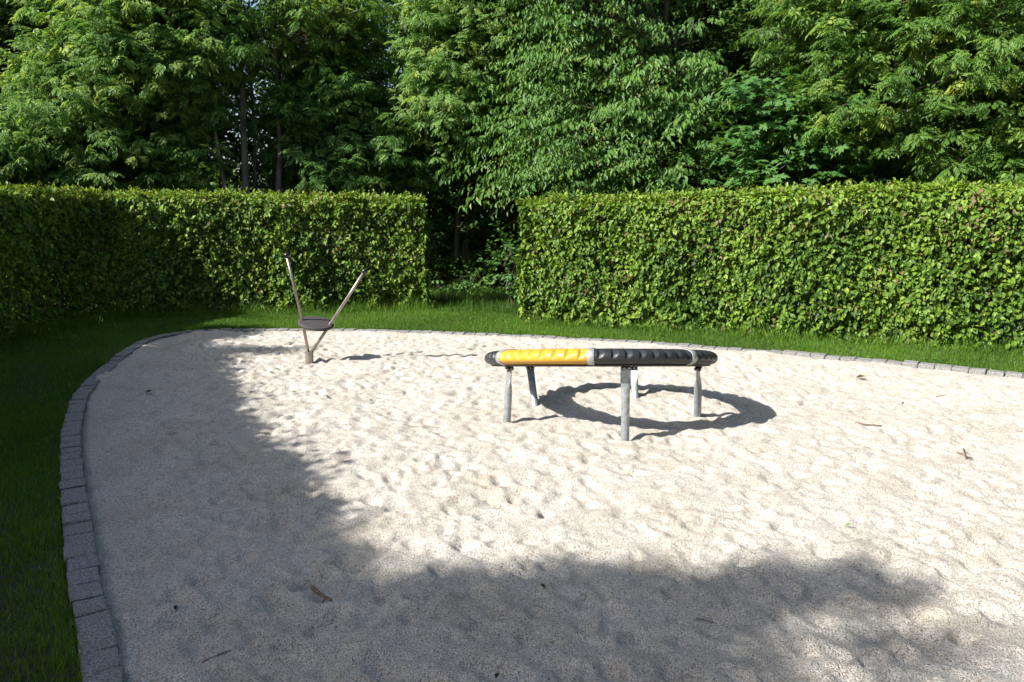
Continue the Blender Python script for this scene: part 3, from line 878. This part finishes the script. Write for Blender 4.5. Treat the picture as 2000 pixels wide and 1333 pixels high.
# seat: thick round disc with a groove across it
sc_ = px3(617, 632, -.06)
nv = unit(np.array([math.sin(R(10)), -math.sin(R(12)), 1.0]))
u_ = unit(np.array([1, 0.02, 0]) - (np.array([1, 0.02, 0]) @ nv) * nv); v_ = np.cross(nv, u_)
mb = MB()
nr, na = 26, 72
prof_s = [(0, .020, 0)]
V = []; F = []
for i in range(nr + 1):
    rr = 0.205 * i / nr
    for j in range(na):
        a = 2 * math.pi * j / na
        x, y = rr * math.cos(a), rr * math.sin(a)
        z = 0.022 - 0.006 * (rr / .205) ** 2 - (0.010 if i == nr else 0)
        g_ = y + 0.012 - 0.008 * x
        z -= 0.016 * max(0, 1 - (g_ / 0.009) ** 2)
        V.append(sc_ + u_ * x + v_ * y + nv * z)
for i in range(nr):
    for j in range(na):
        F.append((i * na + j, (i + 1) * na + j, (i + 1) * na + (j + 1) % na, i * na + (j + 1) % na))
k0 = (nr + 1) * na
for (rr, z) in ((0.209, -0.004), (0.205, -0.016), (0.17, -0.03), (0.02, -0.04)):
    for j in range(na):
        a = 2 * math.pi * j / na
        V.append(sc_ + u_ * rr * math.cos(a) + v_ * rr * math.sin(a) + nv * z)
for i in range(4):
    s0 = nr * na + i * na
    for j in range(na):
        F.append((s0 + j, s0 + na + j, s0 + na + (j + 1) % na, s0 + (j + 1) % na))
F.append(tuple(range((nr + 4) * na, (nr + 5) * na)))
mb.faces(np.array(V), F, 0.5, True)
mb.build('seat', M_RUB, sp)

# ------------------------------------------------------------------ things lying on the sand
def stick(name, label, pts, rad, cat='stick', group=None, extra=None, material=None):
    P = []
    for (x, y, dz) in pts:
        g_ = gnd(x, y)
        P.append([g_[0], g_[1], sand_z(g_[0], g_[1]) + rad[0] * 0.8 + dz])
    P = np.array(P)
    z = P[:, 2].copy(); P[:, 2] = np.linspace(z[0], z[-1], len(P)) * .5 + z.max() * .5
    mb = MB(); mb.tube(P, np.linspace(rad[0], rad[1], len(P)), 7)
    if extra:
        for (a, b, r0) in extra:
            qa = gnd(*a); qb = gnd(*b)
            za = sand_z(qa[0], qa[1]) + rad[0]; zb = sand_z(qb[0], qb[1]) + rad[0]
            mb.tube(np.array([[qa[0], qa[1], za], [(qa[0] + qb[0]) / 2, (qa[1] + qb[1]) / 2, (za + zb) / 2 + .004], [qb[0], qb[1], zb]]), [r0, r0 * .8, r0 * .5], 5)
    o = mb.build(name, material or M_TWIG)
    return tag(o, label, cat, group)
stick('broken_stick', 'short thick brown stick lying in the shaded sand', [(610, 1157, 0), (622, 1168, 0), (634, 1178, .002), (647, 1186, 0)], (.0105, .007), extra=[((632, 1172), (636, 1168), .004)])
stick('forked_twig', 'pale forked twig lying on the bright sand below the ring shadow', [(1676, 832, 0), (1690, 834, .003), (1706, 834, 0), (1722, 835, 0)], (.006, .004), 'twig', extra=[((1680, 832), (1666, 827), .003)])
stick('dry_twig', 'twig crossed by a second short piece on the bright open sand', [(1870, 884, 0), (1885, 889, .004), (1900, 894, 0)], (.007, .005), 'twig', extra=[((1882, 879), (1886, 896), .006), ((1876, 886), (1893, 884), .003)])
stick('thin_twig', 'thin straight dark twig lying in sand below the spinner shadow', [(793, 833, 0), (820, 833, 0), (860, 833, 0)], (.003, .002), 'twig')
stick('thin_twig', 'thin pale twig on the shaded sand near the lower edge', [(1360, 1206, 0), (1378, 1209, 0), (1395, 1214, 0)], (.003, .002), 'twig')
stick('thin_twig', 'thin curved brown twig near the kerb in the deepest corner of the shaded sand', [(395, 1304, 0), (412, 1296, 0), (438, 1284, 0), (452, 1279, 0)], (.003, .0016), 'twig')
stick('thin_twig', 'tiny bent twig on bright sand beside the far kerb', [(1828, 775, 0), (1838, 773, 0), (1848, 772, 0)], (.004, .002), 'twig')
leafb = leaf_mat('fallen_leaf', [(0, (0.05, 0.035, 0.02)), (0.5, (0.11, 0.10, 0.05)), (1, (0.12, 0.26, 0.04))], 0.2, 0.6)
def fallen(name, label, px, py, size, rot, tint, cat='leaf', T=None):
    g_ = gnd(px, py)
    mb = MB()
    r = np.random.default_rng(int(px))
    mb.inst(T or T_ovate(0.5, 0.22, -0.1), np.array([[g_[0], g_[1], sand_z(g_[0], g_[1]) + 0.012]]), np.array([[math.cos(rot), math.sin(rot), .1]]), np.array([[r.normal(0, .2), r.normal(0, .2) - .2, 1.0]]), size, np.array([tint]))
    return tag(mb.build(name, leafb), label, cat)
fallen('fallen_leaf', 'curled grey leaf on bright sand between the kerb and the ring shadow', 1672, 741, .10, 0.1, 0.35)
fallen('fallen_leaf', 'small green leaf lying on the bright sand beside the lower shadow', 1648, 1032, .055, -0.1, 1.0, T=T_ovate(0.25, 0.1, -0.05))
fallen('fallen_leaf', 'tiny yellow green leaf on sand just right of the long shadow', 570, 771, .05, 0.5, 0.9)
fallen('fallen_leaf', 'small brown curled leaf on the sand beside the pale forked twig', 1763, 792, .05, 1.0, 0.2)
fallen('fallen_leaf', 'dark crumpled leaf at the shadow edge in the middle of the sand', 1065, 1152, .035, 2.2, 0.05)
fallen('fallen_leaf', 'dark leaf lying at the bottom edge below the broken stick', 968, 1328, .035, 1.2, 0.0)
fallen('fallen_leaf', 'dark curled leaf in the shaded sand beside the kerb', 343, 1198, .035, 1.9, 0.0)
fallen('fallen_leaf', 'dark leaf in the shaded sand left of the broken stick', 283, 767, .07, .1, 0.0)
# fine dark specks, counted by nobody
mb = MB(); dr_ = np.random.default_rng(77)
nD = 1000
xs = dr_.uniform(-4.8, 6, nD); ys = dr_.uniform(2.4, 11, nD)
Pd = np.array([[x, y, sand_z(x, y) + .003] for x, y in zip(xs, ys)])
ok = inside(Pd[:, :2], EDGE - EN * .1)
Pd = Pd[ok]; nD = len(Pd)
mb.inst(T_ovate(0.5, .2, .1), Pd, np.c_[dr_.normal(0, 1, (nD, 2)), np.full(nD, .1)], np.c_[dr_.normal(0, .4, (nD, 2)), np.ones(nD)], dr_.uniform(.004, .017, nD), dr_.uniform(0, .5, nD))
tag(mb.build('leaf_litter', leafb), 'specks of dry leaf scattered over the pale sand', 'litter', kind='stuff')

# ------------------------------------------------------------------ trees of the wood edge
def lobe(px, py, Y, rx, ry, rz, wt=None):
    return (at(px, py, Y), (rx, ry, rz), wt or rx * ry * rz)
def base_at(px, Y): 
    p = at(px, 400, Y); return np.array([p[0], Y, 0.0])
def top_at(px, py, Y): return at(px, py, Y)

tree('ash_tree', 'pale green ash tree with a broad crown above the shaded corner of the hedge', 'tree',
     [(base_at(330, 17.0), top_at(290, -150, 16.8), .11), (base_at(180, 17.2), top_at(150, -60, 17), .09)],
     [lobe(230, 190, 16.2, 1.7, 1.5, 1.4), lobe(330, 60, 16.2, 1.5, 1.3, 1.3), lobe(90, 290, 16.0, 1.6, 1.3, .85), lobe(240, 330, 15.9, 1.5, 1.1, .55), lobe(210, -60, 16.6, 2.0, 1.5, 1.2), lobe(370, 200, 16.4, .5, .7, .6), lobe(-60, 330, 15.8, 1.4, 1.2, .8)],
     'ash', M_ASH, M_BARK, 101, nclump=350, per=9, ls=.86, tint0=0.70, tints=.18, sig=.32)
tree('ash_tree', 'ash tree with several slim bare stems rising behind the spinner', 'tree',
     [(base_at(472, 15.9), top_at(440, -200, 16.4), .085), (base_at(452, 15.7), top_at(390, 90, 16.0), .055), (base_at(524, 16.2), top_at(518, -180, 17.2), .06), (base_at(500, 17.8), top_at(555, -160, 17.8), .045), (base_at(488, 17.0), top_at(490, -100, 17.2), .045)],
     [lobe(400, 30, 17.0, .9, 1.0, .9), lobe(600, 40, 17.0, 1.2, 1.1, .8), lobe(600, 130, 17.2, .6, .8, .5), lobe(500, -110, 17.5, 1.8, 1.5, .6), lobe(660, 60, 17.2, .5, .8, .8)],
     'ash', M_ASHY, M_BARKL, 102, nclump=90, per=7, ls=.95, tint0=0.62, sig=.24)
tree('ash_tree', 'dark green young ash tree between the slim bare stems and the hedge gap', 'tree',
     [(base_at(640, 18), top_at(660, -180, 18), .07), (base_at(575, 18.4), top_at(590, -120, 18.4), .035), (base_at(710, 18.3), top_at(700, -120, 18), .05)],
     [lobe(640, 240, 17.2, .8, .9, .8), lobe(665, 140, 17.4, .6, .8, .8), lobe(720, 320, 17.2, .8, .8, .6), lobe(620, 350, 17.0, .7, .8, .35), lobe(790, 300, 17.6, .5, .7, .9)],
     'ash', M_ASH, M_BARK, 103, nclump=115, per=7, ls=.95, tint0=0.5, sig=.28)
tree('ash_tree', 'feathery pale ash tree leaning over the gap between the hedges', 'tree',
     [(base_at(905, 18.2), top_at(930, -150, 17.4), .10), (base_at(868, 18.6), top_at(860, -50, 18.2), .05)],
     [lobe(905, 130, 16.6, 1.0, 1.0, 1.1), lobe(865, 240, 16.6, .7, .8, .6), lobe(960, 30, 16.8, 1.2, 1.1, .9), lobe(865, 110, 16.8, .5, .8, .7), lobe(1010, -80, 17, 1.6, 1.4, .8), lobe(900, 300, 17.2, .4, .6, .3)],
     'ash', M_ASH, M_BARK, 104, nclump=150, per=9, ls=.84, tint0=0.72, sig=.27)
tree('cherry_tree', 'cherry tree with long arching branches of hanging leaves above the sunlit hedge', 'tree',
     [(base_at(1330, 15.5), top_at(1300, -150, 15.2), .12)],
     [lobe(1140, 280, 14.3, 1.2, 1.0, .50), lobe(1200, 220, 14.5, 1.5, 1.1, .5), lobe(1110, 345, 14.4, .75, .8, .28), lobe(1220, 330, 14.4, 1.4, 1.0, .4), lobe(1230, 120, 14.8, 1.4, 1.2, .7), lobe(1130, 60, 15, 1.1, 1.1, .8), lobe(1280, 200, 14.6, 1.1, 1.0, .8), lobe(1180, -60, 15.2, 2.0, 1.5, .8), lobe(1060, 210, 14.8, .5, .6, .35)],
     'cherry', M_CHERRY, M_BARK, 105, nclump=190, per=8, ls=1.25, tint0=0.55, sig=.30, outw=(-0.75, -0.55, -0.10))
tree('maple_sapling', 'maple sapling with large lobed leaves above the middle of the sunlit hedge', 'tree',
     [(base_at(1530, 13.6), top_at(1510, 120, 13.4), .045)],
     [lobe(1530, 220, 13.0, .55, .6, .45), lobe(1490, 300, 12.9, .6, .6, .4), lobe(1580, 320, 13, .6, .6, .45), lobe(1460, 200, 13.1, .35, .5, .2), lobe(1500, 370, 12.9, .6, .5, .25)],
     'maple', M_MAPLE, M_BARK, 106, nclump=48, per=6, ls=1.0, tint0=0.5, sig=.22)
tree('ash_tree', 'spreading ash tree with bare forked limbs and seed bunches above the sunlit hedge', 'tree',
     [(base_at(2080, 13.0), top_at(1790, -120, 13.2), .16), (base_at(1660, 14.6), top_at(1850, 60, 14.0), .05)],
     [lobe(1850, 60, 12.6, 1.6, 1.2, .8), lobe(1700, 90, 12.9, 1.0, 1.0, .6), lobe(1730, 210, 12.6, 1.0, .9, .5), lobe(1900, 290, 12.0, 1.1, .9, .45), lobe(1990, 170, 12.0, .8, .9, .6), lobe(1760, 320, 12.3, .9, .8, .35), lobe(1960, 360, 11.8, .9, .7, .3), lobe(1850, -60, 13, 2.2, 1.5, .8), lobe(2120, 200, 12.2, 1.2, 1.1, 1.2), lobe(1640, 240, 12.8, .5, .7, .5), lobe(1610, 30, 13, .6, .7, .6), lobe(1960, 100, 11.8, .7, .5, .5)],
     'ash', M_ASHY, M_BARK, 107, nclump=230, per=8, ls=.85, tint0=0.55, sig=.26,
     limbs=[([at(2090, 330, 12.9), at(2040, 240, 12.4), at(1965, 188, 11.9), at(1905, 150, 11.8), at(1870, 60, 12.0), at(1860, -40, 12)], .07, .03),
            ([at(1935, 170, 11.85), at(1870, 142, 11.7), at(1835, 160, 11.8), at(1780, 178, 12.0)], .03, .010),
            ([at(1905, 150, 11.8), at(1885, 100, 11.7), at(1900, 40, 11.7)], .02, .01)])
tree('beech_tree', 'dark leafy beech tree deep in the wood behind the maple sapling', 'tree',
     [(base_at(1420, 17.5), top_at(1400, -150, 17.5), .13)],
     [lobe(1400, 60, 16.6, 1.2, 1.2, 1.2), lobe(1480, 150, 16.6, 1.0, 1.0, .8), lobe(1550, 60, 16.4, 1.2, 1.1, .9), lobe(1380, -80, 17, 2.2, 1.5, 1), lobe(1400, 340, 16.2, .9, .8, .5)],
     'broad', M_WOOD, M_BARK, 108, nclump=170, per=8, ls=1.0, tint0=0.6, sig=.33)
tree('birch_tree', 'dark small-leaved birch tree with drooping twigs in the far corner of the wood', 'tree',
     [(base_at(35, 22), top_at(30, -250, 22), .13)],
     [lobe(60, 60, 21, 2.0, 1.6, 1.8), lobe(20, 150, 20.6, 1.8, 1.4, 1.0), lobe(130, 230, 20, 1.4, 1.2, .8), lobe(40, -120, 21.4, 2.4, 1.8, 1.5)],
     'birch', M_BIRCHL, M_BIRCH, 109, nclump=150, per=9, ls=1.5, tint0=0.45, sig=.4)

# shrubs and plants in the gap
def shrub(label, px, py, Y, rx, ry, rz, spec, m, seed, n=24, ls=0.8, tint0=.5, per=6, group=None):
    c = at(px, py, Y)
    return tree('woodland_shrub', label, 'shrub', [((c[0], c[1] + .1, 0), (c[0] + .05, c[1] + .15, max(.4, c[2])), .015), ((c[0] + .12, c[1], 0), (c[0] - .15, c[1] - .1, max(.4, c[2])), .012)],
                [((c[0], c[1], max(c[2], rz * .9)), (rx, ry, rz), 1)], spec, m, M_BARK, seed, nclump=n, per=per, ls=ls, tint0=tint0, sig=.14, branch_r=.01)
shrub('low leafy shrub in the dark gap beside the end of the far hedge', 865, 560, 17.3, .36, .40, .30, 'broad', M_WOOD, 201, 14, .75, .75)
shrub('small bushy shrub in the middle of the gap between the hedges', 915, 552, 17.2, .30, .35, .26, 'broad', M_WOOD, 202, 14, .75, .6)
shrub('thin shrub leaning out from behind the left end of the sunlit hedge', 1000, 520, 14.2, .12, .3, .45, 'broad', M_MAPLE, 203, 10, .7, .5, 5)
shrub('leafy bush filling the dark back of the gap between the hedges', 890, 470, 18.2, .8, .5, .5, 'broad', M_WOOD, 207, 34, .8, .6)
shrub('low dark shrub at the back of the gap under the trees', 950, 580, 17.4, .3, .3, .18, 'broad', M_WOOD, 204, 16, .7, .5)
shrub('tangled bush peeping over the top of the sunlit hedge beneath the ash', 1680, 350, 13.2, .8, .6, .35, 'broad', M_ASH, 205, 30, .8, .35)
shrub('round leafy bush rising over the hedge beneath the cherry branches', 1330, 340, 14.0, .9, .6, .4, 'broad', M_WOOD, 206, 36, .9, .6)

def big_leaf_plant():
    c = gnd(1190, 640)
    root = empty('burdock_plant', c, label='low plant with broad pale leaves growing at the foot of the sunlit hedge', cat='plant')
    r = np.random.default_rng(3); lb = MB(); wb = MB()
    T = T_ovate(0.8, .14, .12)
    for k in range(13):
        x = c[0] + r.uniform(-.45, .5); y = c[1] - 0.42 * (x - c[0]) + r.uniform(-.05, .12)
        h = r.uniform(.10, .24)
        d = np.array([r.normal(0, .6), -.6, -.1])
        p = np.array([x, y, h])
        wb.tube(np.array([[c[0] + (x - c[0]) * .6, y + .05, 0], [x + .01, y + .03, h * .6], p]), [.006, .005, .004], 5)
        lb.inst(T, p[None], d[None], np.array([[r.normal(0, .2), -.35, 1.0]]), r.uniform(.13, .22), np.array([r.uniform(.5, .9)]))
    wb.build('stalks', M_ASH, root); lb.build('leaves', M_MAPLE, root)
big_leaf_plant()

# ------------------------------------------------------------------ rows of trees deeper in the wood: three kinds, copied
protos = []
for k, (h, n, sd_) in enumerate(((9.5, 120, 301), (10.5, 110, 302), (8.5, 130, 303))):
    r = np.random.default_rng(sd_)
    lob = []
    for q in range(9):
        z = h * (0.30 + 0.68 * q / 8); rr = 1.75 * (1 - 0.45 * q / 8)
        lob.append(((r.normal(0, .5), r.normal(0, .5), z), (rr, rr, .75), rr * rr))
    t = tree('woodland_tree', 'leafy tree of the dense dark wood that encloses the sandpit', 'tree', [((0, 0, 0), (r.normal(0, .4), r.normal(0, .4), h), .10)],
             lob, 'broad', M_WOOD, M_BARK, sd_, nclump=n, per=9, ls=1.45, tint0=.5, sig=.42, group='trees of the dense wood', branch_r=.03)
    protos.append(t)
r = np.random.default_rng(55)
spots = []
def row(Y, x_a, x_b, gap, jit=.5):
    x = x_a
    while x < x_b:
        spots.append((x + r.normal(0, jit), Y + r.normal(0, jit * 1.3)))
        x += gap
row(20.5, -14, 14.5, 2.3)
row(24.0, -17, 17, 2.5)
row(28.5, -20, 20, 2.8)
row(35.0, -24, 24, 3.0)
row(42.0, -29, 29, 3.6)
for k in range(26):                                   # the wood closes the place in on its other sides too
    spots.append((15.5 + r.normal(0, .8), 16 - k * 1.5) if k < 16 else (16 - (k - 16) * 3.2, -12 + r.normal(0, .8)))
for k in range(9): spots.append((-19 + r.normal(0, .8), 16 - k * 3.2))
kinds = [0, 0, 0]
for i, (x, y) in enumerate(spots):
    k = int(r.integers(0, 3)); sc = r.uniform(.85, 1.2) * (1 + 0.013 * max(0, y - 20)); rz = r.uniform(0, 6.28)
    # leave a thin spot where the sky glimmers through
    if y > 1 and abs(x / y + 0.145) < 1.9 / y: continue
    if y > 1 and (abs(x / y + 0.165) < 0.028 or abs(x / y + 0.325) < 0.045 or abs(x / y + 0.6) < 0.015) and r.random() < 0.8: continue
    if kinds[k] == 0:
        o = protos[k]; o.location = (x, y, 0); o.rotation_euler = (0, 0, rz); o.scale = (sc,) * 3
    else: copy_tree(protos[k], (x, y, 0), rz, sc)
    kinds[k] += 1
# slim dark stems standing free in the wood edge
ts = np.random.default_rng(88)
def sapling(px, Y, top_py, r0, lean, i):
    b = base_at(px, Y); t = top_at(px + lean, top_py, Y + .2)
    root = empty('young_tree', b, label=i, cat='tree', group='slim young trees of the wood edge')
    wb = MB(); lb = MB()
    P = trunk_line(b, t, ts, .10, 10)
    wb.tube(P, np.linspace(r0, r0 * .35, 10), 7)
    C = []; D = []
    for k in range(30):
        q = P[ts.integers(1, 10)]
        d = unit(ts.normal(0, 1, 3)); d[2] = abs(d[2]) * .5
        e = q + d * ts.uniform(.4, 1.1)
        limb(wb, q, e, r0 * .3, .003, ts, 4)
        for _ in range(2):
            C.append(e + ts.normal(0, .1, 3)); D.append(d + ts.normal(0, .3, 3))
    sprays(lb, 'broad', np.array(C), np.array(D), ts, .7, .5, .2)
    wb.build('trunk', M_BARK, root); lb.build('crown', M_WOOD, root)
YT = [(415, 17.6, 60, .03, 30, 'thin leaning stem left of the cluster of slim ash stems'), (560, 18, 30, .03, -15, 'thin young tree just right of the cluster of slim ash stems'),
      (612, 18.2, 0, .035, 20, 'slender young tree above the pole tops of the spinner'), (745, 18.8, 40, .035, -10, 'slim young tree behind the right end of the far hedge'),
      (775, 19.4, 0, .045, 15, 'darker young tree behind the right end of the far hedge'), (838, 19, 60, .04, 10, 'slim dark trunk at the left side of the hedge gap'),
      (888, 17.6, 40, .065, -12, 'thickest dark trunk standing in the hedge gap'), (930, 19, 80, .03, 20, 'thinnest dark trunk in the middle of the hedge gap'),
      (962, 18.3, 60, .035, -25, 'leaning slim dark trunk near the right side of the hedge gap'), (1000, 18.6, 30, .045, 10, 'slim dark trunk beside the left end of the sunlit hedge'),
      (1045, 19, 50, .03, 30, 'slim young tree under the cherry branches'), (1395, 18, 20, .05, -10, 'slim trunk between the cherry tree and the maple sapling'),
      (1450, 18.8, 0, .035, 15, 'slim dark tree behind the maple sapling'), (1370, 19.4, 0, .04, 25, 'slim dark tree just right of the cherry trunk')]
for (px, Y, tpy, r0, ln, lb_) in YT:
    sapling(px, Y, tpy, r0, ln, lb_)
# the understorey far inside the wood, one dark mass
mb = MB(); n = 130000
Yd = np.where(ts.random(n) < .2, ts.uniform(18.4, 21.5, n), ts.uniform(21.5, 44, n))
P = np.c_[ts.uniform(-.85, .85, n) * Yd, Yd, ts.random(n) ** 1.3 * (2.2 + 0.16 * (Yd - 20) + .8 * np.sin(Yd * 1.7) )]
P[:, 2] = np.abs(P[:, 2] + .5 * np.sin(P[:, 0] * 1.3) * np.sin(P[:, 1])) + .03
mb.inst(OV[1], P, ts.normal(0, 1, (n, 3)), ts.normal(0, .6, (n, 3)) + [0, -.4, .6], ts.uniform(.13, .26, n), ts.uniform(.1, .8, n))
tag(mb.build('undergrowth', M_WOOD), 'dark undergrowth filling the floor of the wood', 'undergrowth', kind='stuff')

# ------------------------------------------------------------------ tall trees behind and left of the camera: they throw the shade over the sand
SH = np.array([(-3.75, 11.95), (-4.05, 11.2), (-4.05, 10.46), (-3.6, 9.6), (-3.4, 9.0), (-2.88, 7.81), (-2.45, 6.9), (-2.12, 6.14), (-1.85, 5.72), (-1.45, 5.3), (-1.35, 4.9), (-1.02, 4.2), (-0.78, 3.85), (-0.55, 3.50),
               (-0.3, 3.68), (0.1, 3.76), (0.65, 3.76), (1.10, 3.68), (1.3, 3.70), (1.42, 3.55), (1.1, 3.32), (1.1, 3.10), (1.3, 3.0), (0.85, 2.85), (0.6, 2.5), (0.5, 1.0), (0.3, -2.0), (-9.5, -2.0), (-9.5, 6.5), (-5.8, 9.3), (-4.65, 9.9), (-4.6, 11.95)])
shr = np.random.default_rng(401)
N = 21000
U = np.c_[shr.uniform(-9.5, 2.2, N), shr.uniform(-2, 12, N)]
U = U[inside(U, SH)]
z = shr.uniform(3.6, 7.2, len(U))
far = (U[:, 1] < 4.6 + .3 * U[:, 0]) | (U[:, 0] > -0.6)
z[far] = shr.uniform(9.0, 13.0, far.sum())
U = np.vstack([U, np.c_[shr.uniform(1.3, 1.95, 15), shr.normal(3.58, .07, 15)], np.c_[shr.uniform(-4.0, -2.8, 34), shr.normal(9.95, .13, 34)], np.c_[shr.normal(1.75, .2, 8), shr.normal(3.06, .05, 8)]])
z = np.r_[z, shr.uniform(8.5, 12, 57)]
low = np.c_[shr.uniform(-8, -1.5, 9000), shr.uniform(1, 10, 9000)]
low = low[inside(low, SH)]; zl = shr.uniform(2.7, 4.6, len(low))
pl = np.c_[low, np.zeros(len(low))] + sd[None] * (zl / sd[2])[:, None]
okl = (pl[:, 0] < -0.76 * pl[:, 1] - 1.0) & (pl[:, 0] < -4.5)          # low boughs added outside the picture to keep skylight off the lawn
U = np.vstack([U, low[okl]]); z = np.r_[z, zl[okl]]
k = z / sd[2]
PC = np.c_[U, np.zeros(len(U))] + sd[None] * k[:, None]
stems = [((-10.2, 5.6, 0), (-10.0, 4.8, 5.0), .16), ((-12.5, 1.5, 0), (-12.2, 1.2, 7.0), .17), ((-11.7, -5.5, 0), (-11.5, -5.2, 9.8), .20), ((-14.0, -5.5, 0), (-14.7, -5.6, 12.5), .22)]
own = np.argmin(np.array([np.hypot(PC[:, 0] - s[1][0], PC[:, 1] - s[1][1]) for s in stems]), axis=0)
own = np.where(z > 8, np.where(PC[:, 0] > -12.8, 2, 3), np.where(PC[:, 1] > 3.2, 0, 1))
labs = ['tall broadleaf tree beyond the shaded hedge, shading the far sand', 'tall broadleaf tree beyond the shaded hedge, shading the near lawn', 'very tall tree behind the viewer that shades the near sand', 'very tall tree standing farthest behind the shaded lawn']
for i, s in enumerate(stems):
    q = own == i
    if q.sum() == 0: continue
    root = empty('shade_tree', s[0], label=labs[i], cat='tree')
    wb = MB(); lb = MB()
    P = trunk_line(np.array(s[0], float), np.array(s[1], float), shr, .15)
    wb.tube(P, np.linspace(s[2], .05, len(P)), 10)
    pts = PC[q]
    for c in pts[shr.choice(len(pts), min(90, len(pts)), replace=False)]:
        j = int(np.argmin(np.abs(P[:, 2] - (c[2] - .4 * np.hypot(P[:, 0] - c[0], P[:, 1] - c[1])))))
        limb(wb, P[j], c, .03, .006, shr, 5, .05)
    D = shr.normal(0, 1, (len(pts), 3)); D[:, 2] *= .3
    sprays(lb, 'broad', pts - unit(D) * .2, D, shr, 1.15, .5, .2)
    wb.build('trunk', M_BARK, root); lb.build('crown', M_WOOD, root)
